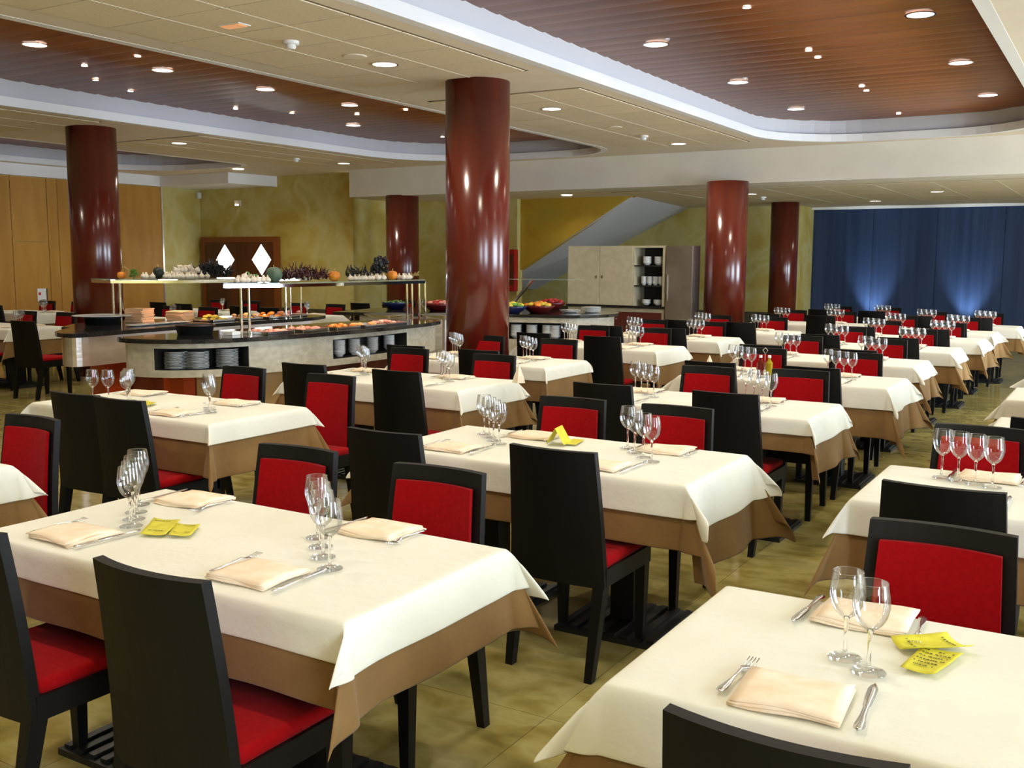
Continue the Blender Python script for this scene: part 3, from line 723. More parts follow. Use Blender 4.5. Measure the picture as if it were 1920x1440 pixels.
for row, TT in ((MID, T_MID), (LEFT, T_LEFT), (RIGHT, T_RIGHT)):
    for i, (nth, xr, y0, kw) in enumerate(TT):
        seed += 1; D = .73; k = dict(DEF); k.update(kw)
        ch = (1, 1, 1, 1)
        cj = CJ.get((row, i))
        if row == LEFT and i == 0: ch = (0, 0, 0, 1); cj = [(0, 0)]*3+[(.18, -.01)]
        if row == RIGHT: ch = (1, 1, 1, 1)
        if row == RIGHT and i == 0: cj = [(.12, -.04), (0, 0), (.13, .06), (0, 0)]
        if row == RIGHT and i == 1: cj = [(-.0, .0), (0, 0), (-.03, .04), (0, 0)]
        wh, cx, cy = dinner_table(None, row, nth, xr, y0, dist=y0, seed=seed, chairs=ch, cjit=cj, D=D, **k)
        dist = math.hypot(xr, y0)
        # glasses
        if row == MID and i == 0:
            glass_row(wh, 'right', [(-1.855, 2.095), (-1.945, 2.168), (-2.025, 2.247), (-2.10, 2.318)], dist)
            glass_row(wh, 'left', [(-2.70, 2.10), (-2.765, 2.163), (-2.835, 2.228), (-2.915, 2.305)], dist)
        elif row == MID and i == 1:
            glass_row(wh, 'right', [(-1.70, 3.985), (-1.766, 4.05), (-1.844, 4.13), (-1.92, 4.22)], dist)
            glass_row(wh, 'left', [(-2.475, 3.99), (-2.543, 4.05), (-2.61, 4.115), (-2.68, 4.18)], dist)
        elif row == RIGHT and i == 0:
            glass_row(wh, 'left', [(-.412, 2.146), (-.473, 2.20)], dist)
        elif row == RIGHT and i == 1:
            glass_row(wh, 'left', [(-.585, 4.315), (-.520, 4.285), (-.455, 4.255), (-.39, 4.225)], dist)
        elif row == LEFT and i == 1:
            glass_row(wh, 'right', [(-4.36, 3.95), (-4.43, 4.01), (-4.50, 4.07)], dist)
            glass_row(wh, 'left', [(-4.99, 3.89), (-5.06, 3.955), (-5.13, 4.02), (-5.17, 3.90), (-5.26, 3.86)], dist)
        elif row == RIGHT: glass_row(wh, 'left', diag(xr-1.05, y0+.3), dist)
        else:
            glass_row(wh, 'right', diag(xr-.31, y0+.36), dist)
            glass_row(wh, 'left', diag(xr-1.06, y0+.35), dist)
        # place settings
        for p in range(4):
            if row == RIGHT and p % 2 == 1 : continue
            if row == LEFT and i == 0: continue
            ov = None
            if row == MID and i == 0: ov = [(-2.765, 1.94, -.05), (-1.985, 1.955, .02), (-2.81, 2.455, .05), (-1.99, 2.49, .0)][p]
            if row == RIGHT and i == 0: ov = [(-.512, 1.945, .06), None, (-.49, 2.49, .0), None][p]
            if row == MID and i == 1: ov = [(-2.60, 3.80, 0), (-1.85, 3.80, 0), (-2.44, 4.28, 0), (-1.75, 4.28, 0)][p]
            if row == RIGHT and i == 1: ov = [(-.45, 3.95, 0), None, (-.42, 4.42, 0), None][p]
            setting(wh, xr, y0, D, p, seed, cutlery=dist < 11, over=ov)

# yellow order slips and cards
def slip(corners, lab, lines=4, lift=.0):
    pts = [Vector((*c, ZT+.0035)) for c in corners]
    t = thing('order_slip', lab, 'paper slip', (pts[0].x, pts[0].y, 0))
    bm = bmesh.new(); n = 8; g = []
    for i in range(n+1):
        row = []
        for j in range(n+1):
            a = pts[0].lerp(pts[1], i/n); b = pts[3].lerp(pts[2], i/n); p = a.lerp(b, j/n)
            p.z += .0012+lift*(abs(i/n-.5)*2)**3+.0008*math.sin(i*.9+j); row.append(bm.verts.new(p-Vector((pts[0].x, pts[0].y, 0))))
        g.append(row)
    for i in range(n):
        for j in range(n): bm.faces.new((g[i][j], g[i+1][j], g[i+1][j+1], g[i][j+1]))
    o = obj('paper', bm, 'paper', t, smooth=True); sd = o.modifiers.new('s', 'SOLIDIFY'); sd.thickness = .0006
    bm = bmesh.new(); r_ = random.Random(len(lab))
    for k in range(lines):
        v = .22+.6*k/max(1, lines-1) if lines > 1 else .7; u = .12
        while u < .85:
            wd = r_.uniform(.04, .12)
            if r_.random() < .75:
                a = (pts[0].lerp(pts[1], u)).lerp(pts[3].lerp(pts[2], u), v); b = (pts[0].lerp(pts[1], u+wd*.7)).lerp(pts[3].lerp(pts[2], u+wd*.7), v)
                c = (pts[0].lerp(pts[1], u+wd*.7)).lerp(pts[3].lerp(pts[2], u+wd*.7), v+.035); d = (pts[0].lerp(pts[1], u)).lerp(pts[3].lerp(pts[2], u), v+.035)
                q = [bm.verts.new((p.x-pts[0].x, p.y-pts[0].y, pts[0].z+.0038+lift*(abs(u-.5)*2)**3)) for p in (a, b, c, d)]; bm.faces.new(q)
            u += wd
    obj('printing', bm, 'ink', t)
    return t
slip([(-.357, 2.195), (-.287, 2.19), (-.252, 2.345), (-.335, 2.355)], 'yellow printed order slip on nearest right-row table, in front of the crumpled slip', 6, .004)
slip([(-.405, 2.345), (-.365, 2.29), (-.235, 2.385), (-.30, 2.44)], 'crumpled yellow slip behind the printed slip on the nearest right-row table', 2, .012)
slip([(-2.583, 2.04), (-2.506, 2.075), (-2.612, 2.225), (-2.705, 2.195)], 'yellow slip beside the left glasses on nearest middle-row table, left of two', 2, .003)
slip([(-2.50, 2.08), (-2.435, 2.112), (-2.512, 2.22), (-2.59, 2.19)], 'yellow slip with dark print on nearest middle-row table, right of two', 2, .003)
slip([(-4.93, 3.885), (-4.81, 3.88), (-4.89, 4.03), (-5.0, 4.04)], 'yellow slip on the second table of the left row', 1, .006)
slip([(-.20, 4.02), (-.08, 4.05), (-.10, 4.2), (-.22, 4.17)], 'yellow slip at right frame edge on second table of right row', 1, .004)
# folded tent card
t = thing('tent_card', 'yellow folded tent card standing on the second table of the middle row', 'card', (-2.25, 4.16, ZT+.004), 1.75)
bm = bmesh.new()
for s in (-1, 1):
    v = [bm.verts.new(p) for p in ((-.055, s*.045, 0), (.055, s*.045, 0), (.055, 0, .075), (-.055, 0, .075))]; bm.faces.new(v)
o = obj('card', bm, 'paper', t); sd = o.modifiers.new('s', 'SOLIDIFY'); sd.thickness = .001
o = obj('base_slip', B(-.02, .13, -.09, -.03, -.002, -.001), 'paper', t)
# oil and vinegar caddy on the fourth table of the middle row
X, Y = -2.28, 7.45
t = thing('cruet_stand', 'steel cruet stand with oil and vinegar bottles, fourth table of middle row', 'cruet', (X, Y, ZT+.002), .3)
obj('tray', B(-.06, .06, -.035, .035, 0, .012), 'steel', t)
obj('handle', tube(bmesh.new(), [(0, 0, .01), (0, 0, .17), (-.018, 0, .195), (0, 0, .215), (.018, 0, .195), (.006, 0, .175)], .003, 6), 'steel', t)
for s, k in ((-.032, 'vinegar'), (.032, 'oil')):
    bt = obj('bottle', lathe([(0, .012), (.026, .012), (.026, .10), (.010, .125), (.010, .14), (0, .14)], 14, c=(s, 0, 0)), k, t); obj('stopper', lathe([(0, .14), (.012, .14), (.012, .158), (0, .158)], 10, c=(s, 0, 0)), 'white', bt)
# standing folded napkin cones seen on two farther tables
for (x, y, lab) in ((-2.75, 7.55, 'pointed standing napkin near the left end of the fourth middle-row table'), (-3.62, 6.1, 'pointed standing napkin on the third table of the left row')):
    o = obj('standing_napkin', lathe([(.05, 0), (.035, .05), (0, .13)], 5), 'napkin', None, (x, y, ZT+.001)); tag(o, lab, 'napkin')

# ------------------------------------------------------------------ left back area behind and beside the buffet
BACK = 'back-left'
T_BACK = [('nearest', -11.5, 7.32), ('column-side', -11.15, 9.45), ('diamond-door', -12.35, 11.5), ('centre', -10.35, 11.35), ('farthest', -9.6, 13.3), ('panel-side', -14.2, 9.5)]
for i, (nth, xr, y0) in enumerate(T_BACK):
    seed += 1
    wh, cx, cy = dinner_table(None, BACK, nth, xr, y0, seed=seed, chairs=(1, 1, 1, 1), cjit=[(0, 0), (.2 if i == 0 else 0, -.1), (0, 0), (0, .05)], **DEF)
    glass_row(wh, 'right', diag(xr-.35, y0+.33), 12)
    for p in (0, 1, 3): setting(wh, xr, y0, .73, p, seed, cutlery=False)
chair(-10.75, 7.25, .12, 'black-backed chair standing alone at far left, nearest to the buffet end')

# ------------------------------------------------------------------ buffet islands
def offs(pts, d, closed=False):
    n = len(pts); out = []
    for i, p in enumerate(pts):
        a = pts[i-1] if (i or closed) else p; b = pts[(i+1) % n] if (i < n-1 or closed) else p
        e = Vector((b[0]-a[0], b[1]-a[1])).normalized(); out.append((p[0]-e.y*d, p[1]+e.x*d))
    return out
def resample(pts, n):
    L_ = [0]
    for a, b in zip(pts, pts[1:]): L_.append(L_[-1]+math.hypot(b[0]-a[0], b[1]-a[1]))
    out = []
    for k in range(n+1):
        s = L_[-1]*k/n; i = 0
        while i < len(pts)-2 and L_[i+1] < s: i += 1
        t_ = (s-L_[i])/max(L_[i+1]-L_[i], 1e-6); out.append((pts[i][0]+(pts[i+1][0]-pts[i][0])*t_, pts[i][1]+(pts[i+1][1]-pts[i][1])*t_))
    return out
def smoothp(pts, it=2):
    for _ in range(it):
        q = [pts[0]]
        for a, b in zip(pts, pts[1:]): q += [(a[0]*.75+b[0]*.25, a[1]*.75+b[1]*.25), (a[0]*.25+b[0]*.75, a[1]*.25+b[1]*.75)]
        pts = q+[pts[-1]]
    return pts
front = smoothp([(-7.62, 5.86), (-7.50, 5.80), (-7.09, 5.87), (-6.77, 6.17), (-6.61, 6.67), (-6.53, 7.3), (-6.50, 8.06), (-6.53, 8.64), (-6.60, 9.3), (-6.78, 9.68), (-7.02, 9.82)])
backe = [(-7.35, 9.6), (-7.55, 8.6), (-7.55, 7.2), (-7.66, 6.1)]
ctop = front+backe
bu = thing('buffet_counter', 'curved buffet counter with black granite top and plate niches, in front', 'buffet counter', (0, 0, 0))
obj('granite_top', slab(ctop, .882, .92), 'stone', bu)
face = resample(offs(front, .07), 60)
niches = []
def face_idx(px, pts, z=.75):
    best, bi = 1e9, 0
    for i, p in enumerate(pts):
        v = Vector((p[0], p[1], z-EYE)); w_ = v.dot(fw); q = 960+F_PX*v.dot(rt)/w_
        if p[0] > -7.45 and abs(q-px) < best: best, bi = abs(q-px), i
    return bi
n1 = (face_idx(290, face), face_idx(473, face)); n2 = (face_idx(623, face), face_idx(766, face))
NZ0, NZ1 = .645, .835
bm = bmesh.new(); Zs = [.58, NZ0, NZ1, .884]
V = [[bm.verts.new((*p, z)) for z in Zs] for p in face]
for i in range(len(face)-1):
    for k in range(3):
        if k == 1 and any(a <= i < b for a, b in (n1, n2)): continue
        bm.faces.new((V[i][k], V[i+1][k], V[i+1][k+1], V[i][k+1]))
inner = offs(face, .5)
for i in range(len(face)-1):
    pass
lo = [bm.verts.new((*p, .58)) for p in offs(face, .45)]
for i in range(len(face)-1): bm.faces.new((V[i][0], V[i+1][0], lo[i+1], lo[i]))
obj('counter_front', bm, 'counter', bu)
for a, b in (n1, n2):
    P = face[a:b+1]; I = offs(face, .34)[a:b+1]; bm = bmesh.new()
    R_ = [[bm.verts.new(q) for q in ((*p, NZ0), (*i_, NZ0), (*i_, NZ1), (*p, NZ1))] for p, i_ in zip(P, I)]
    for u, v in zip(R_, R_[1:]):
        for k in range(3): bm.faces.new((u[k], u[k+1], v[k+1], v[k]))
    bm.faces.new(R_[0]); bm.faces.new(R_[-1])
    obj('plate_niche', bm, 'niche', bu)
# back of the counter (steel) and recessed plinths
obj('back_panel', slab([(-7.30, 9.5), (-7.48, 8.6), (-7.48, 7.2), (-7.60, 6.15), (-7.55, 6.12), (-7.42, 7.2), (-7.42, 8.6), (-7.25, 9.5)], .58, .884), 'brushed', bu)
obj('plinth', slab(offs(face, .30)[26:58]+[(-7.3, 9.3), (-7.35, 7.3)], 0, .58), 'base', bu)
obj('red_plinth', slab([(-7.62, 6.35), (-7.35, 6.35), (-7.28, 6.42), (-7.5, 6.6)], 0, .58), 'redbase', bu)
obj('beech_door', slab([(-7.30, 6.46), (-7.05, 6.62), (-7.2, 6.95), (-7.42, 6.8)], 0, .58), 'veneer', bu)
obj('beech_door', slab([(-7.0, 6.85), (-6.86, 7.12), (-7.1, 7.3), (-7.3, 7.0)], 0, .58), 'veneer', bu)
# back counter
fe = smoothp([(-9.15, 6.55), (-8.75, 6.02), (-8.45, 5.86), (-8.24, 5.92), (-8.30, 6.5), (-8.36, 7.2), (-8.36, 8.3), (-8.30, 9.2), (-8.5, 9.6)], 1)
b2 = thing('rear_buffet_counter', 'buffet counter behind with a shiny curved steel front, left side', 'buffet counter', (0, 0, 0))
obj('granite_top', slab(fe[1:]+[(-9.2, 9.5), (-9.55, 8.0), (-9.7, 7.2), (-9.55, 6.8), (-9.2, 6.42)], .882, .92), 'stone', b2)
X0, X1 = G(132, 640, .75), G(247, 630, .75)
sp = smoothp([(-8.62, 6.02), (-8.44, 5.93), (-8.33, 6.02), (-8.37, 6.5), (-8.42, 7.2), (-8.42, 8.3), (-8.38, 9.2)], 2)
obj('steel_front', band(sp, .60, .884, .03, closed=False), 'brushed', b2)
obj('side_panel', slab([(-9.1, 6.6), (-8.66, 6.04), (-8.62, 6.1), (-9.0, 6.7)], .6, .884), 'veneer', b2)
obj('plinth', slab([(-8.9, 6.8), (-8.62, 6.8), (-8.62, 9.2), (-9.2, 9.2)], 0, .62), 'base', b2)
obj('red_plinth', slab([(-8.95, 6.55), (-8.66, 6.5), (-8.66, 6.8), (-8.9, 6.8)], 0, .6), 'redbase', b2)

# glass shelves on chrome posts
def guard(name, lab, poly, posts, z):
    t = thing(name, lab, 'buffet shelf', (0, 0, 0))
    obj('glass_shelf', slab(poly, z, z+.012), 'shelf_glass', t)
    obj('steel_rail', band(poly, z-.032, z-.002, .02), 'chrome', t)
    for (x, y) in posts: obj('post', tube(bmesh.new(), [(x, y, .92), (x, y, z-.01)], .013, 10), 'chrome', t)
    return t
SZ = 1.385
P1 = [G(x, y, SZ) for x, y in ((0, 0),)]
shelf1 = [(-6.98, 6.52), (-6.72, 6.95), (-6.66, 7.8), (-6.68, 9.2), (-6.84, 9.35), (-7.16, 9.15), (-7.22, 7.8), (-7.24, 6.9)]
guard('buffet_shelf', 'long glass shelf on chrome posts over the front counter, carrying vegetables', shelf1, [(-6.99, 6.74), (-6.93, 6.78), (-6.80, 9.02), (-6.76, 9.06), (-6.75, 9.18), (-6.70, 9.22)], SZ)
shelf2 = [(-9.55, 7.05), (-9.1, 6.95), (-8.55, 7.6), (-8.3, 8.9), (-8.35, 9.2), (-8.75, 9.2), (-9.1, 8.2), (-9.5, 7.4)]
guard('rear_buffet_shelf', 'glass shelf on chrome posts over the rear counter, left of the front shelf', shelf2, [(-9.42, 7.22), (-9.23, 7.16), (-8.44, 8.84), (-8.40, 8.88), (-8.30, 8.95)], SZ)

# plates and bowls in the niches
plate_me = mesh_of(lathe([(0, 0), (.055, 0), (.06, .004), (.098, .010), (.100, .0125), (.062, .0075), (0, .006)], 28), 'china', 'dinner_plate')
bowl_me = mesh_of(lathe([(0, 0), (.03, 0), (.032, .006), (.06, .034), (.0625, .040), (.059, .040), (.028, .010), (0, .010)], 24), 'china', 'soup_bowl')
mid = offs(face, .13)
for s_, (px, nplate, lab) in enumerate(((328, 12, 'left'), (380, 12, 'middle'), (431, 13, 'right'))):
    i = face_idx(px, face); x, y = mid[i]
    for k in range(nplate):
        o = link('dinner_plate', plate_me, None, (x+random.uniform(-.003, .003), y+random.uniform(-.003, .003), NZ0+.001+k*.0128))
        tag(o, 'white dinner plate, %s from the bottom, %s stack in the front buffet niche' % (ordn[k], lab), 'plate', 'plates stacked in the buffet niche')
for s_, px in enumerate((650, 687, 716, 745)):
    i = face_idx(px, face); x, y = mid[i]
    for k in range(9):
        o = link('soup_bowl', bowl_me, None, (x, y, NZ0+.001+k*.0158)); tag(o, 'white soup bowl, %s from the bottom, %s stack in the right buffet niche' % (ordn[k], ordn[s_]), 'bowl', 'bowls stacked in the right niche')

# third counter with rounded end, behind the big column
c3 = [(-9.0, 10.3), (-7.78, 10.62), (-7.1, 11.1), (-6.45, 11.3), (-6.1, 11.38), (-5.88, 11.55), (-5.74, 11.85), (-5.72, 12.2), (-5.9, 12.6), (-6.4, 12.9), (-7.6, 12.6), (-9.3, 11.9)]
t3 = thing('third_buffet_counter', 'cream counter with rounded end and black top right of the big column', 'buffet counter', (0, 0, 0))
c3s = smoothp(c3+[c3[0]], 1)[:-1]
obj('granite_top', slab(c3s, .882, .92), 'stone', t3)
cx3, cy3 = -7.4, 11.6
c3b = [(cx3+(x-cx3)*.97, cy3+(y-cy3)*.95) for x, y in c3s]
f3 = resample(c3b[1:18], 40)
def idx3(px):
    best, bi = 1e9, 0
    for i, p in enumerate(f3):
        v = Vector((p[0], p[1], .8-EYE)); q = 960+F_PX*v.dot(rt)/v.dot(fw)
        if abs(q-px) < best: best, bi = abs(q-px), i
    return bi
na, nb = idx3(880), idx3(1062)
bm = bmesh.new(); Zs = [.16, .60, .815, .884]
V = [[bm.verts.new((*p, z)) for z in Zs] for p in f3]
for i in range(len(f3)-1):
    for k in range(3):
        if k == 1 and na <= i < nb: continue
        bm.faces.new((V[i][k], V[i+1][k], V[i+1][k+1], V[i][k+1]))
obj('counter_front', bm, 'counter', t3)
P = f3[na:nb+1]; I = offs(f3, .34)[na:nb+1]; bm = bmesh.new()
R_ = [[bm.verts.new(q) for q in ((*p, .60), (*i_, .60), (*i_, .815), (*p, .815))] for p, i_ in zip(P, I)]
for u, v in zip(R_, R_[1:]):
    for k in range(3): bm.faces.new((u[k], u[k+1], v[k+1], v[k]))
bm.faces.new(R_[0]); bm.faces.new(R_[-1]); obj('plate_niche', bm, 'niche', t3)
obj('counter_back', band([(x, y) for x, y in c3b[17:]], .1, .884, .03, closed=False), 'counter', t3)
obj('plinth', slab([(cx3+(x-cx3)*.9, cy3+(y-cy3)*.85) for x, y in c3s], 0, .16), 'base', t3)
m3 = offs(f3, .13)
for s_, px in enumerate((967, 992, 1018, 1043)):
    i = idx3(px); x, y = m3[i]
    for k in range(9):
        o = link('dessert_plate', bowl_me, None, (x, y, .601+k*.0175), scale=(1.25, 1.25, 1)); tag(o, 'white bowl, %s from the bottom, %s stack in the niche right of the big column' % (ordn[k], ordn[s_]), 'bowl', 'bowls in the third counter niche')

# ---- things on the counters
def at(px, py, z): x, y = G(px, py, z); return x, y
CT = .9205
def panshape(r, h, fl=.02): return lathe([(0, 0), (r-fl, 0), (r, h), (r+.006, h), (r+.006, h-.006), (r-fl*.3, h-.012), (r-fl-.006, .008), (0, .008)], 36)
x, y = at(362, 629, CT); y += .13; x -= .12
t = thing('black_pan', 'large round black pan on the front granite counter', 'pan', (x, y, CT)); obj('body', panshape(.175, .085), 'pan', t, smooth=True)
o = obj('rim', lathe([(.176, .082), (.184, .084), (.184, .088), (.176, .088)], 36, closed=True), 'base', t)
x, y = at(192, 619, CT)
t = thing('black_pan', 'round black pan at the left end of the rear counter', 'pan', (-9.30, 6.98, CT)); obj('body', panshape(.19, .075), 'pan', t, smooth=True)
o = obj('oval_platter', lathe([(0, .078), (.2, .078), (.30, .088), (.302, .092), (.2, .084), (0, .083)], 36), 'china', None, (-9.30, 6.98, CT)); tag(o, 'wide thin white platter laid on the left black pan', 'platter')
# white card
x, y = at(422, 629, CT); t = thing('menu_card', 'blank white card lying on the front counter beside the black pan', 'card', (x-.03, y+.1, CT+.001)); o = obj('card', B(-.07, .07, -.05, .05, 0, .03), 'whitepaper', t)
# orange napkin stacks
nap_me = mesh_of(B(-.11, .11, -.11, .11, 0, .0105, bev=.003), 'napkin_orange', 'paper_napkins', False)
for s_, (x, y, n, lab) in enumerate(((-9.25, 7.42, 13, 'taller left'), (-9.02, 7.78, 10, 'shorter right'))):
    for k in range(n):
        o = link('napkin_wad', nap_me, None, (x+random.uniform(-.006, .006), y+random.uniform(-.006, .006), CT+k*.0115), (0, 0, .3+random.uniform(-.12, .12)))
        tag(o, 'wad of orange paper napkins, %s from the bottom in the %s stack' % (ordn[k], lab), 'napkins', 'orange paper napkins')
# cutlery packets / plates on the left rear counter
for k in range(5):
    o = link('flat_plate', plate_me, None, (-8.72-.02*k, 6.95+.16*k, CT+.001), scale=(1.1, 1.1, 1)); tag(o, 'white plate lying flat on the rear counter, %s from the left end' % ordn[k], 'plate', 'plates on the rear counter')
# steel trays with food
def tray_t(x, y, sx, sy, rz, lab, z=CT):
    t = thing('steel_food_tray', lab, 'tray', (x, y, z), rz, 'steel food trays on the buffet')
    bm = bmesh.new(); box(bm, -sx, sx, -sy, sy, 0, .006)
    for (a, b, c, d) in ((-sx, -sx+.01, -sy, sy), (sx-.01, sx, -sy, sy), (-sx, sx, -sy, -sy+.01), (-sx, sx, sy-.01, sy)): box(bm, a, b, c, d, 0, .025)
    obj('pan', bm, 'steel', t); return t
blob = {k: mesh_of(lathe([(0, 0), (.6, .1), (1, .45), (.95, .8), (.5, 1.15), (0, 1.25)], 12), k, 'blob_'+k) for k in ('orange', 'peach', 'yellow', 'redfruit', 'meat', 'garlic', 'green', 'pumpkin')}
fronttr = [(-6.88, 6.98), (-6.84, 7.42), (-6.80, 7.86), (-6.80, 8.28), (-6.83, 8.68)]
wd = ['first', 'second', 'third', 'fourth', 'fifth']
food = ['meat', 'meat', 'orange', 'peach', 'meat']; fn = {'meat': 'pink cold cut', 'orange': 'orange glazed pastry', 'peach': 'glazed bread roll', 'yellow': 'yellow pastry', 'redfruit': 'red fruit', 'green': 'green fruit'}
fcount = 0
def spread(x, y, sx, sy, rz, kind, n, r, lab, group, z=CT+.008, layers=1):
    rr = random.Random(int(x*100+y*77))
    for k in range(n):
        a, b = rr.uniform(-sx, sx), rr.uniform(-sy, sy); s = r*rr.uniform(.85, 1.15)
        o = link(fn[kind].replace(' ', '_'), blob[kind], None, (x+a*math.cos(rz)-b*math.sin(rz), y+a*math.sin(rz)+b*math.cos(rz), z+(k % layers)*r*.9), (0, 0, rr.uniform(0, 6)), (s, s*rr.uniform(.8, 1), s*.8))
        tag(o, lab, fn[kind].split()[-1] if kind != 'meat' else 'meat', group)
for k, (x, y) in enumerate(fronttr):
    tray_t(x, y, .15, .19, .05, 'steel tray on the front counter, %s from the left' % wd[k])
    spread(x, y, .11, .15, .05, food[k], 11, .035, '%s in the %s steel tray of the front counter' % (fn[food[k]], wd[k]), 'food in front tray %s' % wd[k])
reartr = [(-8.72, 8.0), (-8.68, 8.4), (-8.66, 8.8), (-8.7, 9.15)]
for k, (x, y) in enumerate(reartr):
    tray_t(x, y, .15, .17, .0, 'steel tray on the rear counter, %s from the left' % wd[k])
    kd = ['yellow', 'peach', 'orange', 'meat'][k]
    spread(x, y, .11, .13, 0, kd, 12, .032, '%s in the %s steel tray of the rear counter' % (fn[kd], wd[k]), 'food in rear tray %s' % wd[k], layers=2)
# serving tongs along the front trays
tong = mesh_of(tube(tube(bmesh.new(), [(0, 0, .03), (.1, .02, .045), (.22, .005, .03)], .004, 6), [(0, 0, .03), (.1, -.02, .04), (.22, -.005, .028)], .004, 6), 'steel', 'serving_tongs')
for k, (x, y) in enumerate(fronttr):
    o = link('serving_tongs', tong, None, (x+.05, y-.12, CT), (0, 0, 2.2+.2*k)); tag(o, 'steel serving tongs resting on the %s front tray from the left' % wd[k], 'tongs', 'serving tongs')
# shallow gold-rimmed dishes at the right back of the island
for (px, lab, fk) in ((735, 'wide shallow steel dish on a stand behind the front counter, left one', 'meat'), (630+215, 'wide', None)):
    pass
for s_, (x, y, lab) in enumerate(((-7.75, 9.9, 'wide shallow steel dish beyond the buffet, left of two'), (-7.15, 10.25, 'wide shallow steel dish beyond the buffet, right of two'))):
    t = thing('warming_dish', lab, 'dish', (x, y, 0)); obj('dish', lathe([(0, .90), (.2, .90), (.30, .945), (.305, .95), (.2, .91), (0, .908)], 36), 'steel', t, smooth=True)
    obj('stand', lathe([(0, 0), (.16, 0), (.16, .02), (.03, .05), (.03, .88), (.12, .90), (0, .90)], 24), 'brushed', t)

# ---- vegetables on the glass shelves
SY = SZ+.0125
def on_shelf(px, ref='front'):
    """world point on the shelf centre line that shows at px"""
    line = [(-6.98, 6.66), (-6.92, 7.1), (-6.90, 7.8), (-6.88, 8.6), (-6.86, 9.2)] if ref == 'front' else [(-9.38, 7.15), (-9.15, 7.25), (-8.80, 7.85), (-8.55, 8.6), (-8.5, 9.1)]
    P = resample(line, 80); best = None
    for p in P:
        v = Vector((*p, SY-EYE)); q = 960+F_PX*v.dot(rt)/v.dot(fw)
        if best is None or abs(q-px) < best[0]: best = (abs(q-px), p)
    return best[1]
def ribbed(r, hgt, ribs, m, name, smooth=True):
    bm = lathe([(0, 0), (.45*r, 0), (.85*r, hgt*.2), (r, hgt*.5), (.85*r, hgt*.85), (.4*r, hgt), (0, hgt*.94)], 32)
    for v in bm.verts:
        a = math.atan2(v.co.y, v.co.x); k = 1-.07*abs(math.sin(a*ribs/2)); v.co.x *= k; v.co.y *= k
    return mesh_of(bm, m, name)
PUMP = ribbed(.055, .085, 9, 'pumpkin', 'pumpkin'); SQ = ribbed(.088, .148, 10, 'squash', 'squash'); DSQ = ribbed(.055, .105, 2, 'darksquash', 'dark_squash')
stalk = mesh_of(tube(bmesh.new(), [(0, 0, 0), (.003, 0, .02), (.01, .002, .03)], .006, 6, .004), 'straw', 'stalk')
def veg(name, me, ref, px, lab, cat, s=1., stalkz=None, dy=0.):
    x, y = on_shelf(px, ref); t = thing(name, lab, cat, (x, y+dy, SY), random.uniform(0, 6)); t.scale = (s, s, s)
    link('rind', me, t)
    if stalkz: link('stalk', stalk, t, (0, 0, stalkz))
    return t
veg('pumpkin', PUMP, 'rear', 227, 'small orange pumpkin at the left end of the rear glass shelf', 'pumpkin', .85, .078)
veg('dark_squash', DSQ, 'rear', 297, 'round blackish-green squash on the rear glass shelf', 'squash', 1.15, .10)
veg('blue_green_squash', SQ, 'front', 516, 'large blue-green squash between garlic and dark chillies on the glass shelf', 'squash', .95, .140)
veg('pumpkin', PUMP, 'front', 625, 'orange pumpkin right of the pile of dark chillies', 'pumpkin', 1.15, .078)
veg('pumpkin', PUMP, 'front', 735, 'bright orange pumpkin inside a frill near the right end of the shelf', 'pumpkin', 1.1, .078)
# garlic: bulbs strung in garlands
gb = lathe([(0, 0), (.016, .001), (.027, .012), (.028, .022), (.018, .034), (.006, .044), (.004, .056), (0, .057)], 14)
for v in gb.verts:
    a = math.atan2(v.co.y, v.co.x); k = 1-.12*abs(math.sin(a*3)); v.co.x *= k; v.co.y *= k
GAR = mesh_of(gb, 'garlic', 'garlic_bulb')
def garland(ref, px0, px1, n, hump, where, rows_=2):
    for k in range(n):
        u = (k+.5)/n; x, y = on_shelf(px0+(px1-px0)*u, ref)
        lev = int(hump*math.sin(PI*u)*rows_)+1
        for l in range(lev):
            for q in range(2 if l == 0 else 1):
                o = link('garlic_bulb', GAR, None, (x+random.uniform(-.02, .02)+q*.05, y-.02-q*.03, SY+.001+l*.036), (random.uniform(-1.2, -.3) if l else 0, random.uniform(-.2, .2), random.uniform(0, 6)), (1.2,)*3)
                tag(o, 'white garlic bulb in the garland %s' % where, 'garlic', 'garlic bulbs %s' % where)
garland('rear', 270, 288, 3, 0, 'left of the round dark squash')
garland('rear', 309, 392, 13, 1.6, 'right of the round dark squash')
garland('front', 440, 503, 9, .6, 'left of the blue-green squash')
garland('front', 655, 722, 10, .0, 'between the two orange pumpkins')
garland('front', 750, 772, 4, .0, 'right of the brightest orange pumpkin')
# chillies
ch = mesh_of(tube(bmesh.new(), [(0, 0, 0), (.015, .004, .012), (.035, .002, .016), (.055, -.006, .010), (.075, -.004, .012)], .007, 6, .0015), 'chilli', 'dried_chilli')
chb = ch.copy(); chb.materials.clear(); chb.materials.append(M['blackchilli'])
def pile(me, ref, px0, px1, n, hz, lab, group, up_=.3, nm='dried_chilli'):
    for k in range(n):
        u = random.random(); x, y = on_shelf(px0+(px1-px0)*u, ref); z = hz*math.sin(PI*(u*.8+.1))*random.random()**.8
        o = link(nm, me, None, (x+random.uniform(-.05, .05), y+random.uniform(-.03, .03), SY+.012+z), (random.uniform(-.5, .5), random.uniform(-1.3, up_), random.uniform(0, 6.3)), (random.uniform(1.1, 1.6),)*3)
        tag(o, lab, 'chilli', group)
pile(ch, 'front', 530, 612, 120, .085, 'dark red dried chilli in the pile right of the blue-green squash', 'dark red chillies on the shelf')
pile(chb, 'rear', 372, 430, 150, .13, 'black dried pepper in the heap left of the shelf gap', 'black peppers on the rear shelf', nm='dried_pepper')
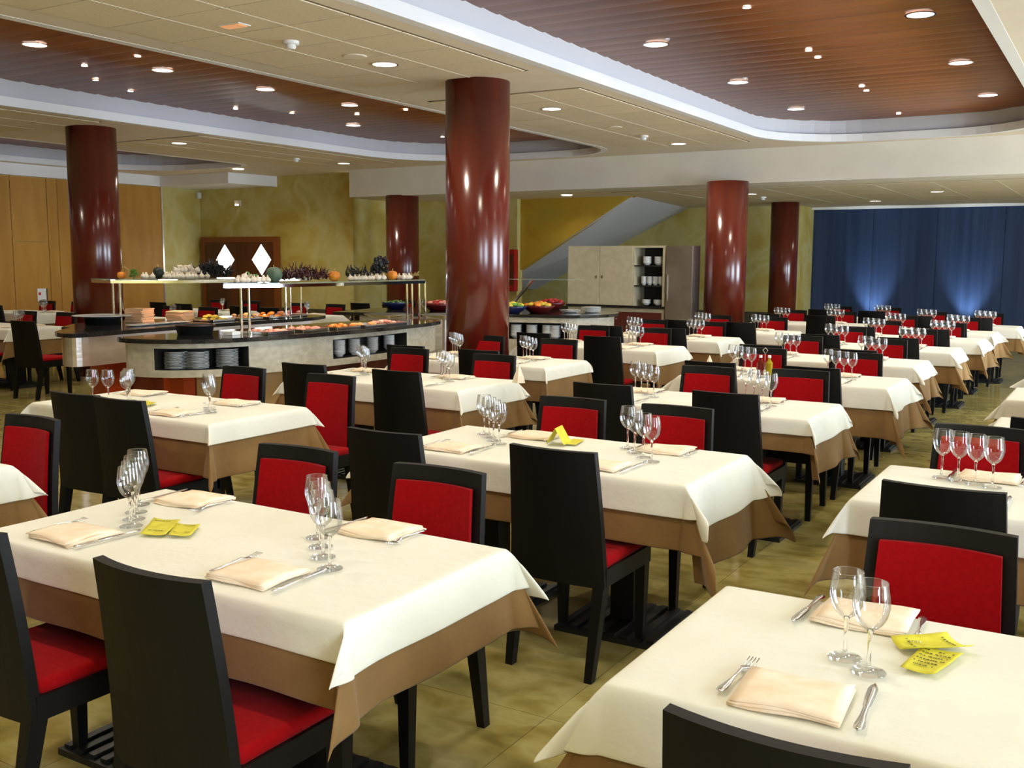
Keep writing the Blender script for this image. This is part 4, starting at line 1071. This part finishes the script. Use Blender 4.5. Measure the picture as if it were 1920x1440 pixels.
pile(chb, 'front', 652, 692, 50, .075, 'black dried pepper in the low heap behind the garlic row', 'black peppers behind the garlic', nm='dried_pepper')
# dark artichoke-like bunch standing up
x, y = on_shelf(712, 'front'); t = thing('dark_bunch', 'tall blackish bunch of dried buds standing behind the garlic row', 'dried bunch', (x-.03, y+.05, SY)); t.scale = (1.45,)*3
budm = mesh_of(lathe([(0, 0), (.014, .008), (.016, .02), (.006, .036), (0, .04)], 8), 'blackchilli', 'bud')
for k in range(60):
    a, el, r = random.uniform(0, 6.28), random.uniform(-.9, 1.4), random.uniform(.02, .055)
    link('bud', budm, t, (r*math.cos(a)*math.cos(el), r*math.sin(a)*math.cos(el), .085+r*math.sin(el)*1.3), (random.uniform(-1, 1), random.uniform(-1, 1), a))
obj('stem', tube(bmesh.new(), [(0, 0, 0), (.004, 0, .07)], .008, 6), 'blackchilli', t)
# leafy green bunches
leaf = bmesh.new(); v = [leaf.verts.new(p) for p in ((0, 0, 0), (.012, .018, .004), (0, .05, -.002), (-.012, .018, .004))]; leaf.faces.new(v); LEAF = mesh_of(leaf, 'green', 'leaf', False)
def bunch(ref, px, lab, n, h):
    x, y = on_shelf(px, ref); t = thing('herb_bunch', lab, 'herbs', (x, y-.04, SY), 0, 'green herb bunches')
    obj('stem', tube(bmesh.new(), [(0, 0, 0), (0, .01, h*.6)], .008, 6), 'green', t)
    for k in range(n): link('leaf', LEAF, t, (random.uniform(-.03, .03), random.uniform(-.03, .03), random.uniform(.02, h)), (random.uniform(-1, 1.2), random.uniform(-.8, .8), random.uniform(0, 6.3)))
bunch('rear', 255, 'green leafy bunch beside the little pumpkin on the rear shelf', 40, .09)
bunch('front', 478, 'small green herb bunch hanging at the garlic on the front shelf', 26, .07)
x, y = on_shelf(786, 'front'); t = thing('straw_bundle', 'pale dry straw bundle at the right end of the glass shelf', 'straw', (x, y, SY))
for k in range(26):
    a = random.uniform(-.5, 2.6); obj('stalk', tube(bmesh.new(), [(0, 0, .01+.001*k), (.03*math.cos(a), .04*math.sin(a), .05), (.08*math.cos(a), .08*math.sin(a), .03+random.uniform(0, .06))], .003, 4), 'straw', t)
x, y = on_shelf(243, 'rear'); t = thing('twig_bundle', 'thin dry twigs rising beside the green bunch on the rear shelf', 'twigs', (x, y, SY))
for k in range(7): obj('twig', tube(bmesh.new(), [(0, 0, 0), (random.uniform(-.03, .03), random.uniform(-.03, .03), .08), (random.uniform(-.06, .06), random.uniform(-.05, .05), .13)], .002, 4), 'straw', t)

# ---- third counter: bowls of fruit
def fruit_bowl(px, py, r, m, lab, kinds, cat='bowl', rr=.045):
    x, y = G(px, py, CT); t = thing('serving_bowl', lab, cat, (x, y, CT)); obj('bowl', lathe([(0, 0), (r*.5, 0), (r*.9, .07), (r, .10), (r*.97, .10), (r*.85, .07), (r*.45, .012), (0, .012)], 32), m, t, smooth=True)
    nm = {'blue': 'dark blue', 'red': 'oxblood'}
    for k in range(14):
        kd = kinds[k % len(kinds)]; a = 2.399*k; q = r*.75*math.sqrt((k+.5)/14)
        o = link(fn[kd].split()[0]+'_fruit', blob[kd], None, (x+q*math.cos(a), y+q*math.sin(a), CT+.07+.05*(1-q/r)), (0, 0, a), (rr, rr, rr*.85)); tag(o, '%s fruit piled in the %s' % (fn[kd].split()[0], lab.split(',')[0]), 'fruit', 'fruit in the %s' % lab.split(',')[0])
fruit_bowl(958, 588, .22, 'bowlblue', 'dark blue bowl, right beside the big column', ['yellow', 'green'])
fruit_bowl(1010, 587, .22, 'bowlred', 'wide oxblood bowl, heaped with oranges', ['orange', 'yellow'])
fruit_bowl(1035, 580, .20, 'bowlred', 'rear oxblood bowl, heaped with red fruit', ['redfruit'])
fruit_bowl(742, 580, .20, 'bowlblue', 'dark empty-looking bowl, left of the big column', ['green'], rr=.02)
fruit_bowl(822, 583, .22, 'bowlred', 'dark tray of strawberries, left beside the big column', ['redfruit', 'meat'], rr=.04)
for s_, (px, n, lab) in enumerate(((1070, 3, 'left'), (1108, 6, 'right'))):
    x, y = G(px, 586, CT)
    for k in range(n):
        o = link('flat_plate', plate_me, None, (x, y, CT+.001+k*.0128), scale=(1.35, 1.35, 1)); tag(o, 'large white plate, %s from the bottom, %s stack on the third counter' % (ordn[k], lab), 'plate', 'plates on the third counter')
# its sneeze guard
t = thing('sneeze_guard', 'thin glass sneeze guard on a slanted brass arm over the third counter', 'sneeze guard', (0, 0, 0))
xa, ya = G(946, 578, CT); 
obj('glass_pane', slab([(-7.6, 11.6), (-6.25, 12.2), (-6.45, 12.6), (-7.8, 12.0)], 1.35, 1.36), 'shelf_glass', t)
obj('arm', taper(bmesh.new(), (-7.32, 12.0, CT), (-7.0, 12.15, 1.35), (.02, .02), (.02, .02)), 'steel', t)
# ---- storage cabinet and fridge under the stair
YC = 14.55
def px2x(px): return AY(px, 500, YC)[0]
xa, xb, xc = px2x(1066), px2x(1187), px2x(1247)
t = thing('storage_cabinet', 'cream cabinet with two doors and open crockery shelves under the stair', 'cabinet', (xa, YC, 0))
zt = AY(1150, 461, YC)[2]; zb = AY(1150, 572, YC)[2]
W_ = xc-xa; Wd = xb-xa
bm = bmesh.new(); box(bm, 0, W_, .42, .45, zb, zt); box(bm, 0, W_, 0, .45, zt-.03, zt); box(bm, 0, .02, 0, .42, zb, zt-.03); box(bm, W_-.04, W_, 0, .42, zb, zt-.03); box(bm, Wd, Wd+.02, 0, .42, zb, zt-.03)
obj('carcass', bm, 'cab', t)
for k in range(2):
    d = obj('door', B(k*Wd/2+.003, (k+1)*Wd/2-.003, -.02, 0, zb+.003, zt-.003), 'cab', t); obj('handle', B(Wd/2+(-.06 if k == 0 else .04), Wd/2+(-.04 if k == 0 else .06), -.035, -.02, zb+(zt-zb)*.45, zb+(zt-zb)*.5), 'steel', d)
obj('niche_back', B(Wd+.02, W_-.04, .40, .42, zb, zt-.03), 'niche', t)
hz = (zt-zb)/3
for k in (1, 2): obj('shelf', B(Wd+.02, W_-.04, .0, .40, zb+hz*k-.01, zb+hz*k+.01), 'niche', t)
obj('worktop', B(-.02, W_+.02, -.04, .47, zb-.04, zb), 'stone', t)
obj('base_carcass', B(0, W_, .0, .45, .08, zb-.04), 'cab', t)
for k in range(2):
    d = obj('base_door', B(.03+k*(W_-.05)/2, .01+(k+1)*(W_-.05)/2, -.02, 0, .12, zb-.1), 'darkred', t); obj('knob', lathe([(0, 0), (.012, 0), (.012, .02), (0, .02)], 8, c=(W_/2+(-.04 if k == 0 else .04), -.03, zb-.22)), 'steel', d)
obj('kick_plate', B(.02, W_-.02, .04, .45, 0, .08), 'base', t)
lv = ('bottom', 'middle', 'top')
for k in range(3):
    for q in range((2, 4, 2)[k]):
        x = xa+Wd+.09+(W_-Wd-.15)*(q+.5)/(2, 4, 2)[k]
        for l in range((4, 7, 7)[k]):
            o = link('soup_bowl', bowl_me, None, (x, YC+.12, zb+hz*k+.011+l*.0158), scale=(.8 if k == 1 else 1.15,)*2+(1,)); tag(o, 'white bowl, %s from the bottom, %s stack on the cabinet %s shelf' % (ordn[l], ordn[q], lv[k]), 'bowl', 'crockery in the cabinet')
xf = xc+.02; xg = px2x(1299)
t = thing('fridge', 'tall brushed steel fridge between the cream cabinet and the column', 'fridge', (xf, YC, 0))
obj('body', B(0, xg-xf, 0, .3, .1, zt+.0), 'fridge', t); obj('door', B(.005, xg-xf-.005, -.03, 0, .12, zt-.01), 'fridge', t); obj('feet', B(.02, xg-xf-.02, .02, .3, 0, .1), 'blackplastic', t); obj('handle', B(.02, .04, -.05, -.03, 1.0, 1.4), 'steel', t)

# floor uplight fittings
for n, x in enumerate((-4.75, -2.82)):
    t = thing('floor_uplight', 'small floor uplight washing the blue wall, %s one' % ('left', 'right')[n], 'lamp', (x, 22.55, 0)); obj('housing', lathe([(.06, 0), (.07, 0), (.07, .10), (.06, .10)], 16, closed=True), 'blackplastic', t); obj('lens', lathe([(0, .06), (.06, .06), (.06, .07), (0, .07)], 16), 'lamp', t)
# warm heat lamps under the two buffet shelves
for (x, y) in ((-7.95, 6.5), (-7.85, 7.1)): spot((x, y, SZ-.10), 4, col=(1, .72, .52), size=2.2, rad=.04, name='heat_lamp')
for (x, y) in ((-6.95, 7.2), (-6.92, 8.1), (-6.9, 8.9), (-8.9, 7.7), (-8.6, 8.5)):
    spot((x, y, SZ-.04), 7, col=(1, .62, .38), size=2.4, rad=.03, name='heat_lamp')
